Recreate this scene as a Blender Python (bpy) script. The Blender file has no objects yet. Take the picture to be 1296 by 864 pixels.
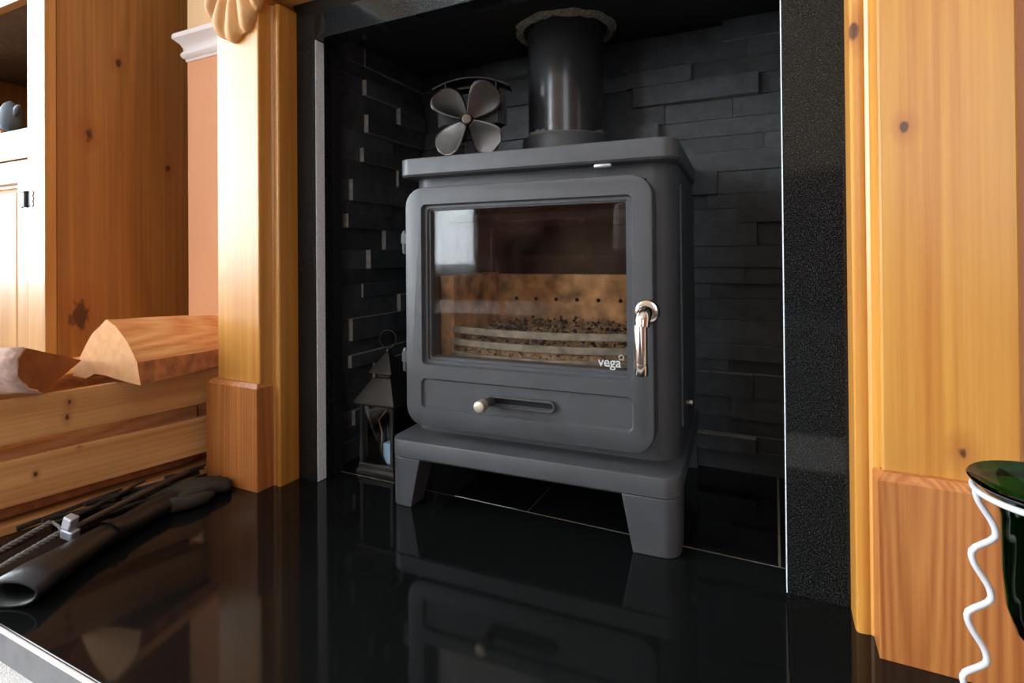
import bpy, bmesh, math, random
from mathutils import Matrix, Vector, noise
random.seed(7)
scene = bpy.context.scene
COL = scene.collection
R = math.radians
PI = math.pi

# ------------------------------------------------------------------ camera
F_PX, YAW, PITCH, ROLL, PPY = 685.3, 0.450627, 0.006428, -0.008023, 317.7
CAM_H = 0.39
fw = Vector((-math.sin(YAW) * math.cos(PITCH), math.cos(YAW) * math.cos(PITCH), math.sin(PITCH)))
rt = Vector((math.cos(YAW), math.sin(YAW), 0))
up = rt.cross(fw)
cr, sr = math.cos(ROLL), math.sin(ROLL)
r2 = cr * rt + sr * up
u2 = -sr * rt + cr * up
cam_d = bpy.data.cameras.new('camera')
cam = bpy.data.objects.new('camera', cam_d)
COL.objects.link(cam)
m = Matrix((r2, u2, -fw)).transposed().to_4x4()
m.translation = (0, 0, CAM_H)
cam.matrix_world = m
cam_d.sensor_width = 36
cam_d.lens = F_PX / 1296 * 36
cam_d.shift_y = -(432 - PPY) / 1296
cam_d.clip_start = 0.02
scene.camera = cam

# ------------------------------------------------------------------ world, daylight, exposure
world = bpy.data.worlds.new('sky')
scene.world = world
world.use_nodes = True
wb = world.node_tree.nodes['Background']
wb.inputs[0].default_value = (0.75, 0.87, 1.0, 1)
wb.inputs[1].default_value = 1.0


def window_light(name, loc, rot, sx, sy, watts, col):
    d = bpy.data.lights.new(name, 'AREA')
    d.shape = 'RECTANGLE'
    d.size, d.size_y = sx, sy
    d.energy = watts
    d.color = col
    o = bpy.data.objects.new(name, d)
    o.location = loc
    o.rotation_euler = rot
    COL.objects.link(o)


# overcast daylight behind the side window and the rear window
window_light('daylight_side_window', (-3.12, -1.45, 1.40), (0, R(-90), 0), 2.2, 3.1, 250, (0.87, 0.94, 1.0))
window_light('daylight_rear_window', (-2.5, -3.32, 1.40), (R(90), 0, 0), 0.8, 2.2, 85, (0.87, 0.94, 1.0))
window_light('daylight_rear_window_right', (1.15, -3.32, 1.25), (R(90), 0, 0), 1.1, 1.9, 16, (0.87, 0.94, 1.0))
scene.view_settings.view_transform = 'Standard'
scene.view_settings.look = 'None'
scene.view_settings.gamma = 1
scene.view_settings.use_curve_mapping = False
scene.view_settings.exposure = 0.80


# ------------------------------------------------------------------ helpers
def lin(c):
    return tuple(((v / 255) / 12.92 if v / 255 <= 0.04045 else ((v / 255 + 0.055) / 1.055) ** 2.4) for v in c) + (1,)


class NT:
    def __init__(s, name):
        s.mat = bpy.data.materials.new(name)
        s.mat.use_nodes = True
        s.t = s.mat.node_tree
        s.b = s.t.nodes['Principled BSDF']
        s.out = s.t.nodes['Material Output']

    def n(s, typ, **kw):
        nd = s.t.nodes.new(typ)
        for k, v in kw.items():
            if k in nd.inputs and not hasattr(nd, k):
                nd.inputs[k].default_value = v
            elif hasattr(nd, k):
                setattr(nd, k, v)
            else:
                nd.inputs[k].default_value = v
        return nd

    def l(s, a, b):
        s.t.links.new(a, b)

    def ramp(s, fac, stops):
        r = s.t.nodes.new('ShaderNodeValToRGB')
        el = r.color_ramp.elements
        while len(el) < len(stops):
            el.new(0.5)
        for e, (p, c) in zip(el, stops):
            e.position = p
            e.color = c
        s.l(fac, r.inputs[0])
        return r

    def mix(s, fac, a, b, typ='MIX'):
        nd = s.t.nodes.new('ShaderNodeMix')
        nd.data_type = 'RGBA'
        nd.blend_type = typ
        for sock, v in ((nd.inputs[0], fac), (nd.inputs[6], a), (nd.inputs[7], b)):
            if hasattr(v, 'links'):
                s.l(v, sock)
            else:
                sock.default_value = v
        return nd.outputs[2]

    def math(s, op, a, b=0.0):
        nd = s.t.nodes.new('ShaderNodeMath')
        nd.operation = op
        for sock, v in ((nd.inputs[0], a), (nd.inputs[1], b)):
            if hasattr(v, 'links'):
                s.l(v, sock)
            else:
                sock.default_value = v
        return nd.outputs[0]

    def bump(s, h, strength, dist=0.001):
        b = s.t.nodes.new('ShaderNodeBump')
        b.inputs['Strength'].default_value = strength
        b.inputs['Distance'].default_value = dist
        s.l(h, b.inputs['Height'])
        s.l(b.outputs[0], s.b.inputs['Normal'])


def pine(name, light, dark, axis='Z', seed=0.0, rough=0.38, coat=0.25, freq=14.0, contrast=1.0, knots=(), st=0.075):
    """knots: ((x, y, z), radius) in world space"""
    s = NT(name)
    tc = s.n('ShaderNodeTexCoord')
    mp = s.n('ShaderNodeMapping')
    rot = {'Z': (0, 0, 0), 'X': (0, R(90), 0), 'Y': (R(90), 0, 0)}[axis]
    mp.inputs['Rotation'].default_value = rot
    mp.inputs['Location'].default_value = (seed * 1.37, seed * 0.71, seed * 2.1)
    s.l(tc.outputs['Object'], mp.inputs[0])

    def stretched(k, scale, detail, rgh=0.5):
        st_ = s.n('ShaderNodeMapping')
        st_.inputs['Scale'].default_value = (1, 1, k)
        s.l(mp.outputs[0], st_.inputs[0])
        nz = s.n('ShaderNodeTexNoise', Scale=scale, Detail=detail, Roughness=rgh)
        s.l(st_.outputs[0], nz.inputs['Vector'])
        return nz.outputs[0]
    wob = stretched(0.10, 7.0, 2.0)
    ring = stretched(st, 6.0, 1.5, 0.35)
    saw = s.math('PINGPONG', s.math('MULTIPLY', ring, freq), 0.5)
    fine = stretched(0.012, 150.0, 3.0)
    fib = stretched(0.03, 600.0, 2.0)
    v = s.math('ADD', s.math('MULTIPLY', saw, 0.75 * contrast), s.math('ADD', s.math('MULTIPLY', s.math('ADD', s.math('MULTIPLY', s.math('SUBTRACT', fine, 0.5), 1.7), 0.5), 0.55), s.math('MULTIPLY', fib, 0.25)))
    r = s.ramp(v, [(0.22, lin(light)), (0.85, lin(dark))])
    dr = s.ramp(wob, [(0.30, (0.84, 0.79, 0.72, 1)), (0.62, (1.05, 1.04, 1.02, 1))])
    col = s.mix(0.85, r.outputs[0], dr.outputs[0], 'MULTIPLY')
    if knots:
        g = s.n('ShaderNodeNewGeometry')
        for (p, rad) in knots:
            mpk = s.n('ShaderNodeMapping')
            sc3 = (1, 1, 0.62)
            mpk.inputs['Scale'].default_value = sc3
            mpk.inputs['Location'].default_value = (-p[0] * sc3[0], -p[1] * sc3[1], -p[2] * sc3[2])
            s.l(g.outputs['Position'], mpk.inputs[0])
            vm = s.n('ShaderNodeVectorMath', operation='LENGTH')
            s.l(mpk.outputs[0], vm.inputs[0])
            d = s.math('DIVIDE', vm.outputs['Value'], rad)
            d = s.math('ADD', d, s.math('MULTIPLY', s.math('SUBTRACT', stretched(0.5, 90.0, 3.0), 0.5), 2.6))
            halo = s.ramp(s.math('MULTIPLY', d, 0.25), [(0.15, (1, 1, 1, 1)), (1.0, (0, 0, 0, 1))])
            core = s.ramp(s.math('MULTIPLY', d, 0.5), [(0.35, (1, 1, 1, 1)), (0.60, (0, 0, 0, 1))])
            col = s.mix(s.math('MULTIPLY', halo.outputs[0], 0.55), col, lin((150, 78, 30)))
            col = s.mix(s.math('MULTIPLY', core.outputs[0], 0.85), col, lin((58, 32, 20)))
    s.l(col, s.b.inputs['Base Color'])
    s.b.inputs['Roughness'].default_value = rough
    s.b.inputs['Coat Weight'].default_value = coat
    s.b.inputs['Coat Roughness'].default_value = 0.22
    s.bump(v, 0.15, 0.0005)
    return s.mat


def plain(name, col, rough=0.5, metal=0.0, spec=0.5, coat=0.0, bump=None, mottle=0.0, mscale=40.0, linear=False):
    s = NT(name)
    c = col + (1,) if linear else lin(col)
    s.b.inputs['Roughness'].default_value = rough
    s.b.inputs['Metallic'].default_value = metal
    s.b.inputs['Specular IOR Level'].default_value = spec
    s.b.inputs['Coat Weight'].default_value = coat
    g = s.n('ShaderNodeNewGeometry')
    nz = s.n('ShaderNodeTexNoise', Scale=mscale, Detail=4.0)
    s.l(g.outputs['Position'], nz.inputs['Vector'])
    lo = tuple(v * (1 - mottle) for v in c[:3]) + (1,)
    hi = tuple(min(1, v * (1 + mottle)) for v in c[:3]) + (1,)
    rp = s.ramp(nz.outputs[0], [(0.3, lo), (0.7, hi)])
    s.l(rp.outputs[0], s.b.inputs['Base Color'])
    if bump:
        nb = s.n('ShaderNodeTexNoise', Scale=bump[0], Detail=3.0)
        s.l(g.outputs['Position'], nb.inputs['Vector'])
        s.bump(nb.outputs[0], bump[1], bump[2] if len(bump) > 2 else 0.001)
    return s.mat


def thin_glass(name, tint=(1, 1, 1), gloss=1.0, dirt=0.0):
    s = NT(name)
    s.t.nodes.remove(s.b)
    tr = s.n('ShaderNodeBsdfTransparent')
    tr.inputs[0].default_value = tint + (1,)
    gl = s.n('ShaderNodeBsdfGlossy')
    gl.inputs['Roughness'].default_value = 0.012
    fr = s.n('ShaderNodeFresnel', IOR=1.5)
    fac = s.math('MINIMUM', s.math('MULTIPLY', fr.outputs[0], gloss), 1.0)
    mx = s.n('ShaderNodeMixShader')
    s.l(fac, mx.inputs[0])
    s.l(tr.outputs[0], mx.inputs[1])
    s.l(gl.outputs[0], mx.inputs[2])
    last = mx.outputs[0]
    if dirt:
        df = s.n('ShaderNodeBsdfDiffuse')
        df.inputs[0].default_value = lin((150, 125, 100))
        g = s.n('ShaderNodeNewGeometry')
        n1 = s.n('ShaderNodeTexNoise', Scale=14.0, Detail=5.0)
        n2 = s.n('ShaderNodeTexNoise', Scale=420.0, Detail=2.0)
        s.l(g.outputs['Position'], n1.inputs['Vector'])
        s.l(g.outputs['Position'], n2.inputs['Vector'])
        a = s.ramp(n1.outputs[0], [(0.4, (0, 0, 0, 1)), (0.75, (1, 1, 1, 1))])
        b = s.ramp(n2.outputs[0], [(0.55, (0.12, 0.12, 0.12, 1)), (0.72, (1, 1, 1, 1))])
        f2 = s.math('MULTIPLY', s.math('MULTIPLY', a.outputs[0], b.outputs[0]), dirt)
        m2 = s.n('ShaderNodeMixShader')
        s.l(f2, m2.inputs[0])
        s.l(last, m2.inputs[1])
        s.l(df.outputs[0], m2.inputs[2])
        last = m2.outputs[0]
    s.l(last, s.out.inputs['Surface'])
    return s.mat


class MB:
    """collects vertices and faces of one mesh"""

    def __init__(s):
        s.v, s.f, s.mi = [], [], []

    def add(s, vs, fs, mi=0):
        o = len(s.v)
        s.v += [tuple(p) for p in vs]
        s.f += [tuple(i + o for i in f) for f in fs]
        s.mi += [mi] * len(fs)
        return s

    def box(s, x0, x1, y0, y1, z0, z1, mi=0):
        vs = [(x, y, z) for z in (z0, z1) for y in (y0, y1) for x in (x0, x1)]
        return s.add(vs, [(0, 2, 3, 1), (4, 5, 7, 6), (0, 1, 5, 4), (1, 3, 7, 5), (3, 2, 6, 7), (2, 0, 4, 6)], mi)

    def stack(s, loops, cap0=True, cap1=True, mi=0, closed=True):
        n = len(loops[0])
        vs = [p for L in loops for p in L]
        fs = []
        for k in range(len(loops) - 1):
            for i in range(n if closed else n - 1):
                j = (i + 1) % n
                fs.append((k * n + i, k * n + j, (k + 1) * n + j, (k + 1) * n + i))
        if cap0:
            fs.append(tuple(range(n - 1, -1, -1)))
        if cap1:
            fs.append(tuple((len(loops) - 1) * n + i for i in range(n)))
        return s.add(vs, fs, mi)

    def tube(s, pts, r, n=8, mi=0, caps=True):
        pts = [Vector(p) for p in pts]
        rs = r if isinstance(r, (list, tuple)) else [r] * len(pts)
        loops = []
        prev = None
        for i, p in enumerate(pts):
            t = (pts[min(i + 1, len(pts) - 1)] - pts[max(i - 1, 0)]).normalized()
            if prev is None:
                a = t.cross(Vector((0, 0, 1)))
                if a.length < 0.1:
                    a = t.cross(Vector((1, 0, 0)))
                a.normalize()
            else:
                a = (prev - prev.dot(t) * t).normalized()
            prev = a
            b = t.cross(a)
            loops.append([p + rs[i] * (math.cos(2 * PI * k / n) * a + math.sin(2 * PI * k / n) * b) for k in range(n)])
        return s.stack(loops, caps, caps, mi)

    def lathe(s, prof, c=(0, 0, 0), n=32, axis='Z', mi=0, caps=(True, True)):
        loops = []
        for r, h in prof:
            L = []
            for k in range(n):
                a = 2 * PI * k / n
                x, y = r * math.cos(a), r * math.sin(a)
                p = {'Z': (x, y, h), 'Y': (x, h, y), 'X': (h, x, y)}[axis]
                L.append((p[0] + c[0], p[1] + c[1], p[2] + c[2]))
            loops.append(L)
        return s.stack(loops, caps[0], caps[1], mi)

    def mesh(s, name):
        me = bpy.data.meshes.new(name)
        me.from_pydata(s.v, [], s.f)
        me.validate()
        bm = bmesh.new()
        bm.from_mesh(me)
        bmesh.ops.recalc_face_normals(bm, faces=bm.faces)
        bm.to_mesh(me)
        bm.free()
        if any(s.mi) and len(me.polygons) == len(s.mi):
            me.polygons.foreach_set('material_index', s.mi)
        return me

    def build(s, name, mat, parent=None, smooth=None, bevel=0.0, seg=2, loc=None):
        return link(name, s.mesh(name), mat, parent, smooth, bevel, seg, loc)


def link(name, me, mat, parent=None, smooth=None, bevel=0.0, seg=2, loc=None):
    o = bpy.data.objects.new(name, me)
    COL.objects.link(o)
    for mm in (mat if isinstance(mat, (list, tuple)) else [mat]):
        if mm and len(me.materials) < (len(mat) if isinstance(mat, (list, tuple)) else 1):
            me.materials.append(mm)
    if parent:
        o.parent = parent
    if loc:
        o.location = loc
    if smooth is not None:
        me.polygons.foreach_set('use_smooth', [True] * len(me.polygons))
        me.set_sharp_from_angle(angle=R(smooth))
    if bevel:
        b = o.modifiers.new('bevel', 'BEVEL')
        b.width = bevel
        b.segments = seg
        b.limit_method = 'ANGLE'
        b.angle_limit = R(40)
        b.harden_normals = False
    return o


def tag(o, label=None, cat=None, group=None, kind=None):
    if label:
        o['label'] = label
    if cat:
        o['category'] = cat
    if group:
        o['group'] = group
    if kind:
        o['kind'] = kind
    return o


def thing(name, label, cat, loc=(0, 0, 0), rz=0.0, group=None):
    o = bpy.data.objects.new(name, None)
    o.empty_display_size = 0.05
    COL.objects.link(o)
    o.location = loc
    o.rotation_euler = (0, 0, rz)
    return tag(o, label, cat, group)


def struct(o):
    o['kind'] = 'structure'
    return o


def rrect(a0, a1, b0, b1, r, n=6):
    """rounded rectangle, counter-clockwise, as (a, b) pairs"""
    out = []
    for cx_, cy_, st in ((a1 - r, b1 - r, 0), (a0 + r, b1 - r, 90), (a0 + r, b0 + r, 180), (a1 - r, b0 + r, 270)):
        for k in range(n + 1):
            t = R(st + 90 * k / n)
            out.append((cx_ + r * math.cos(t), cy_ + r * math.sin(t)))
    return out


def plate(mb, x0, x1, y0, y1, z0, z1, r, ch=0.003, n=6, bottom=True):
    """horizontal plate with rounded corners and eased edges"""
    L = []
    steps = [(z0, ch), (z0 + ch, 0)] if bottom else [(z0, 0)]
    steps += [(z1 - ch, 0), (z1 - ch * 0.3, ch * 0.3), (z1, ch)]
    for z, i in steps:
        L.append([(a, b, z) for a, b in rrect(x0 + i, x1 - i, y0 + i, y1 - i, max(r - i, 0.0005), n)])
    mb.stack(L)
    return mb


def face_loop(x0, x1, z0, z1, r, y, n=6):
    return [(a, y, b) for a, b in rrect(x0, x1, z0, z1, r, n)]


# ------------------------------------------------------------------ materials
M = {}
M['pine_r'] = pine('varnished_pine', (198, 142, 62), (172, 106, 36), 'Z', 1.0, contrast=0.55,
                   knots=(((0.1142, 0.632, 0.510), 0.0034), ((0.1559, 0.632, 0.203), 0.0042)))
M['pine_l'] = pine('varnished_pine_b', (212, 156, 76), (186, 122, 48), 'Z', 4.0, contrast=0.6)
M['pine_strip'] = pine('varnished_pine_strip', (202, 146, 66), (176, 112, 40), 'Z', 7.7, contrast=0.4, knots=(((0.0759, 0.655, 0.617), 0.0050),))
M['plinth'] = pine('plinth_pine', (200, 134, 72), (158, 90, 42), 'Z', 2.4, freq=64.0, contrast=1.0, st=0.03)
M['pine_x'] = pine('varnished_pine_header', (226, 172, 92), (204, 140, 62), 'X', 3.0, contrast=0.6)
M['shell'] = pine('carved_pine', (206, 154, 92), (184, 128, 68), 'Z', 5.0, rough=0.6, coat=0.0, contrast=0.4)
M['cab_side'] = pine('cabinet_side_pine', (186, 134, 70), (150, 100, 48), 'Z', 9.0, rough=0.45, coat=0.1, contrast=0.7,
                     knots=(((-1.252, 0.672, 0.804), 0.005), ((-1.252, 0.615, 0.641), 0.007), ((-1.252, 0.598, 0.277), 0.014), ((-1.252, 0.7745, 0.594), 0.005)))
M['cab_front'] = pine('cabinet_front_pine', (200, 150, 86), (176, 124, 62), 'Z', 11.0, contrast=0.6)  # front and rails kept paler than the side pine, imitating daylight on them
M['cab_rail'] = pine('cabinet_rail_pine', (200, 150, 86), (176, 124, 62), 'X', 12.0, contrast=0.6)
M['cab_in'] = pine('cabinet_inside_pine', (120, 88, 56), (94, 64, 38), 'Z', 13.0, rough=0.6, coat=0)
M['crate'] = pine('crate_pine', (230, 180, 116), (198, 140, 80), 'Y', 14.0, rough=0.6, coat=0.0,
                  knots=(((-0.9637, 0.4473, 0.172), 0.0024), ((-0.9643, 0.4445, 0.1495), 0.0024), ((-0.9615, 0.4586, 0.105), 0.002), ((-0.9715, 0.4085, 0.0757), 0.0018)))
M['crate_x'] = pine('crate_pine_end', (230, 180, 116), (198, 140, 80), 'X', 15.0, rough=0.6, coat=0.0)
M['log_end'] = plain('cut_log_end', (222, 166, 112), 0.8, mottle=0.1, mscale=60, bump=(260, 0.5))
M['log_split'] = pine('split_log_wood', (252, 210, 150), (224, 158, 96), 'Y', 16.0, rough=0.9, coat=0, freq=30)
M['log_brown'] = plain('brown_cut_wood', (150, 92, 46), 0.85, mottle=0.2, mscale=40, bump=(200, 0.4))
M['bark_pale'] = plain('pale_bark', (214, 186, 172), 0.85, mottle=0.25, mscale=70, bump=(120, 0.8, 0.002))
M['bark_dark'] = plain('brown_bark', (176, 116, 72), 0.9, mottle=0.35, mscale=60, bump=(110, 0.8, 0.002))
M['lit_slate_edge'] = plain('window_lit_slate_edge', (150, 146, 138), 0.8, mottle=0.25, mscale=90, bump=(200, 0.5))  # broken slate edges, paled further to imitate window light on brick ends
M['iron'] = plain('matt_stove_paint', (0.060, 0.063, 0.067), 0.42, spec=0.45, mottle=0.1, mscale=25, bump=(900, 0.25, 0.0004), linear=True)
M['flue'] = plain('satin_flue_paint', (0.03, 0.031, 0.032), 0.21, spec=0.5, mottle=0.1, linear=True)
M['nickel'] = plain('polished_nickel', (206, 198, 190), 0.16, metal=1.0)
M['satin'] = plain('satin_nickel', (206, 196, 178), 0.42, metal=0.8)
M['steel'] = plain('brushed_steel', (176, 178, 182), 0.35, metal=1.0)
M['firebrick'] = plain('sooty_firebrick', (198, 150, 104), 0.95, mottle=0.6, mscale=30, bump=(150, 0.4))
M['grate'] = plain('ashy_cast_iron', (150, 140, 126), 0.75, mottle=0.35, mscale=55, bump=(300, 0.4))
M['ash'] = plain('ash_crumbs', (170, 138, 108), 0.95, mottle=0.5, mscale=160)
M['char'] = plain('charcoal', (44, 36, 32), 0.95, mottle=0.5, mscale=120)
M['inside'] = plain('sooty_steel', (40, 34, 30), 0.85, mottle=0.3)
M['soot'] = plain('soot_black', (10, 10, 10), 0.9)
M['black_board'] = plain('black_board', (20, 20, 21), 0.55)
M['mortar'] = plain('rough_mortar', (126, 120, 110), 0.95, mottle=0.55, mscale=180, bump=(220, 1.0, 0.006))
M['grout'] = plain('grout', (124, 114, 98), 0.9, mottle=0.25, mscale=60)
M['gran_edge_lit'] = plain('daylit_granite_edge', (226, 240, 248), 0.35, mottle=0.2, mscale=400)  # edge of the black granite painted near white to imitate daylight on it
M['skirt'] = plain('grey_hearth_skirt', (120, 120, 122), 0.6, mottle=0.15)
M['white'] = plain('white_gloss_paint', (236, 230, 226), 0.35)
M['wire'] = plain('white_coated_wire', (196, 196, 200), 0.35, coat=0.3)
M['leather'] = plain('black_leather', (16, 20, 21), 0.38, mottle=0.2, bump=(300, 0.3))
M['olive'] = plain('olive_suede', (50, 46, 34), 0.85, mottle=0.3, mscale=90, bump=(200, 0.5))
M['twig'] = plain('dark_twig_bark', (42, 36, 30), 0.9, mottle=0.4, mscale=90)
M['poker'] = plain('dull_iron', (96, 84, 74), 0.5, metal=0.6, mottle=0.2)
M['clasp'] = plain('galvanised_metal', (196, 202, 212), 0.4, metal=0.7)
M['braid'] = plain('grey_braid', (132, 130, 128), 0.7, mottle=0.3, mscale=500)
M['fan_blade'] = plain('anodised_blade', (84, 82, 80), 0.34, metal=1.0)
M['fan_body'] = plain('black_anodised', (7, 7, 8), 0.55)
M['lantern'] = plain('dark_bronze', (62, 58, 54), 0.32, metal=0.85)
M['glint'] = plain('pale_blue_glint', (188, 220, 252), 0.5)
M['straw'] = plain('dried_stem', (150, 118, 76), 0.8)
M['glass'] = thin_glass('clear_glass')
M['stove_glass'] = thin_glass('sooty_stove_glass', (0.95, 0.94, 0.92), 0.6, dirt=0.22)
M['print'] = plain('pale_glass_print', (196, 198, 198), 0.6)
M['carpet'] = plain('pale_grey_carpet', (236, 233, 228), 0.95, mottle=0.12, mscale=300, bump=(700, 0.9, 0.003))
M['ceiling'] = plain('white_ceiling', (228, 228, 228), 0.9)
M['sofa'] = plain('dark_red_fabric', (96, 36, 30), 0.85, mottle=0.15, mscale=200)
M['bounce_blocker'] = plain('dark_brown_blocker', (66, 54, 46), 0.95, mottle=0.2, mscale=200, bump=(600, 0.8, 0.003))
M['cushion'] = plain('pale_pink_fabric', (196, 178, 172), 0.9, mottle=0.08, mscale=200)
M['hinge'] = plain('dark_iron_hinge', (44, 52, 62), 0.4)
M['pewter'] = plain('pewter', (112, 126, 138), 0.4)
M['copper_glass'] = plain('amber_resin', (186, 110, 74), 0.35)


def wall_paint(name, split, lower, upper):
    s = NT(name)
    g = s.n('ShaderNodeNewGeometry')
    sp = s.n('ShaderNodeSeparateXYZ')
    s.l(g.outputs['Position'], sp.inputs[0])
    f = s.math('GREATER_THAN', sp.outputs[2], split)
    s.l(s.mix(f, lin(lower), lin(upper)), s.b.inputs['Base Color'])
    s.b.inputs['Roughness'].default_value = 0.75
    nb = s.n('ShaderNodeTexNoise', Scale=240.0, Detail=3.0)
    s.l(g.outputs['Position'], nb.inputs['Vector'])
    s.bump(nb.outputs[0], 0.08)
    return s.mat


def granite(name, fleck):
    s = NT(name)
    g = s.n('ShaderNodeNewGeometry')
    n1 = s.n('ShaderNodeTexNoise', Scale=780.0, Detail=2.0, Roughness=0.5)
    n2 = s.n('ShaderNodeTexVoronoi', Scale=700.0)
    s.l(g.outputs['Position'], n1.inputs['Vector'])
    s.l(g.outputs['Position'], n2.inputs['Vector'])
    r = s.ramp(n1.outputs[0], [(0.42, (0.003, 0.0035, 0.0036, 1)), (0.60, (0.004 + 0.010 * fleck, 0.0045 + 0.0115 * fleck, 0.0045 + 0.012 * fleck, 1)), (0.76, (0.07 * fleck, 0.077 * fleck, 0.077 * fleck, 1))])
    s.l(r.outputs[0], s.b.inputs['Base Color'])
    n3 = s.n('ShaderNodeTexNoise', Scale=6.0, Detail=4.0)
    s.l(g.outputs['Position'], n3.inputs['Vector'])
    rr = s.ramp(n3.outputs[0], [(0.35, (0.05, 0.05, 0.05, 1)), (0.75, (0.10, 0.10, 0.10, 1))])
    s.l(rr.outputs[0], s.b.inputs['Roughness'])
    s.b.inputs['Specular IOR Level'].default_value = 0.32
    return s.mat


def slate():
    s = NT('split_face_slate')
    g = s.n('ShaderNodeNewGeometry')
    oi = s.n('ShaderNodeObjectInfo')
    n1 = s.n('ShaderNodeTexNoise', Scale=38.0, Detail=6.0, Roughness=0.65)
    s.l(g.outputs['Position'], n1.inputs['Vector'])
    r = s.ramp(n1.outputs[0], [(0.3, (0.022, 0.0245, 0.027, 1)), (0.7, (0.058, 0.065, 0.070, 1))])
    v = s.ramp(oi.outputs['Random'], [(0.0, (0.7, 0.7, 0.7, 1)), (1.0, (1.35, 1.35, 1.35, 1))])
    s.l(s.mix(1.0, r.outputs[0], v.outputs[0], 'MULTIPLY'), s.b.inputs['Base Color'])
    s.b.inputs['Roughness'].default_value = 0.55
    s.bump(n1.outputs[0], 0.6, 0.002)
    return s.mat


def green_glass():
    s = NT('deep_green_glass')
    s.b.inputs['Base Color'].default_value = (0.002, 0.12, 0.02, 1)
    s.b.inputs['Roughness'].default_value = 0.03
    s.b.inputs['Transmission Weight'].default_value = 1.0
    s.b.inputs['IOR'].default_value = 1.5
    return s.mat


M['wall'] = wall_paint('two_tone_wall_paint', 0.84, (226, 162, 118), (228, 192, 144))
M['wall_back'] = wall_paint('terracotta_and_cream_paint', 1.0, (112, 62, 50), (214, 190, 156))
M['wall_dark'] = plain('dark_terracotta_paint', (112, 62, 50), 0.8, bump=(240, 0.08))
M['granite'] = granite('polished_black_granite', 1.0)
M['granite_floor'] = granite('polished_black_hearth_granite', 0.3)
M['slate'] = slate()
M['green'] = green_glass()

# ================================================================== THE SETTING
FZ = -0.035                    # carpet level; the hearth top is z = 0
XL, XR, YB, YF, CZ = -3.0, 2.2, -3.2, 1.15, 2.65
BX0, BX1, BY = -1.118, 0.428, 0.735        # chimney breast

struct(MB().box(XL - 0.1, XR + 0.1, YB - 0.1, YF + 0.1, FZ - 0.1, FZ).build('floor', M['carpet']))
struct(MB().box(XL - 0.1, XR + 0.1, YB - 0.1, YF + 0.1, CZ, CZ + 0.1).build('ceiling', M['ceiling']))
struct(MB().box(XR, XR + 0.1, YB, YF, FZ, CZ).build('wall_right', M['wall_dark']))
struct(MB().box(XL, XR, YF, YF + 0.1, FZ, CZ).build('wall_alcove', M['wall']))


def wall_with_holes(name, along, fixed, t, a0, a1, holes, z0, z1, mat):
    """wall slab with window openings"""
    mb = MB()
    pieces, x = [], a0
    for h0, h1 in holes:
        pieces += [(x, h0, FZ, CZ), (h0, h1, FZ, z0), (h0, h1, z1, CZ)]
        x = h1
    pieces.append((x, a1, FZ, CZ))
    for p in pieces:
        if along == 'Y':
            mb.box(fixed, fixed + t, p[0], p[1], p[2], p[3])
        else:
            mb.box(p[0], p[1], fixed, fixed + t, p[2], p[3])
    return struct(mb.build(name, mat))


wall_with_holes('wall_left', 'Y', XL - 0.1, 0.1, YB, YF, [(-3.0, 0.1)], 0.20, 2.5, M['wall'])
wall_with_holes('wall_back', 'X', YB - 0.1, 0.1, XL, XR, [(-2.9, -2.1), (0.6, 1.7)], 0.20, 2.5, M['wall_back'])


def make_window(name, along, fixed, h0, h1, z0, z1, nbar):
    w = bpy.data.objects.new(name, None)
    COL.objects.link(w)
    struct(w)

    def bx(a0, a1, b0, b1, nm, th=0.05, mat=M['white']):
        mb = MB()
        if along == 'Y':
            mb.box(fixed - th / 2, fixed + th / 2, a0, a1, b0, b1)
        else:
            mb.box(a0, a1, fixed - th / 2, fixed + th / 2, b0, b1)
        return mb.build(nm, mat, w)
    bx(h0, h1, z0, z0 + 0.06, 'frame_rail')
    bx(h0, h1, z1 - 0.06, z1, 'frame_rail')
    for k in range(nbar + 1):
        c = h0 + 0.03 + (h1 - h0 - 0.06) * k / nbar
        bx(c - 0.03, c + 0.03, z0 + 0.06, z1 - 0.06, 'frame_stile')
    for k in range(nbar):
        c0 = h0 + 0.06 + (h1 - h0 - 0.06) * k / nbar
        c1 = h0 + (h1 - h0 - 0.06) * (k + 1) / nbar
        bx(c0, c1, z0 + 0.06, z1 - 0.06, 'pane', 0.006, M['glass'])


make_window('window_1', 'Y', XL - 0.05, -3.0, 0.1, 0.20, 2.5, 1)
make_window('window_2', 'X', YB - 0.05, -2.9, -2.1, 0.20, 2.5, 1)
make_window('window_3', 'X', YB - 0.05, 0.6, 1.7, 0.20, 2.5, 2)

# chimney breast: two piers and the wall above the opening
br = MB()
br.box(BX0, -0.748, BY, YF, FZ, CZ)
br.box(0.034, BX1, BY, YF, FZ, CZ)
br.box(-0.748, 0.034, BY, YF, 0.83, CZ)
struct(br.build('wall_chimney', M['wall']))

# dado rail wrapping the outer corner of the breast
prof = [(0.0, 0.862), (0.019, 0.862), (0.021, 0.858), (0.021, 0.851), (0.016, 0.846), (0.010, 0.840), (0.006, 0.832),
        (0.0055, 0.826), (0.009, 0.822), (0.010, 0.817), (0.007, 0.812), (0.003, 0.809), (0.002, 0.804), (0.0, 0.804)]
dr = MB()
for xe in (0,):
    l0 = [(-0.885, BY - d, z) for d, z in prof]
    l1 = [(BX0 - d, BY - d, z) for d, z in prof]
    l2 = [(BX0 - d, YF, z) for d, z in prof]
    dr.stack([l0, l1, l2])
struct(dr.build('trim_1', M['white'], smooth=35))
dr = MB()
dr.stack([[(0.200, BY - d, z) for d, z in prof], [(BX1 + d, BY - d, z) for d, z in prof], [(BX1 + d, YF, z) for d, z in prof]])
struct(dr.build('trim_2', M['white'], smooth=35))

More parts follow.
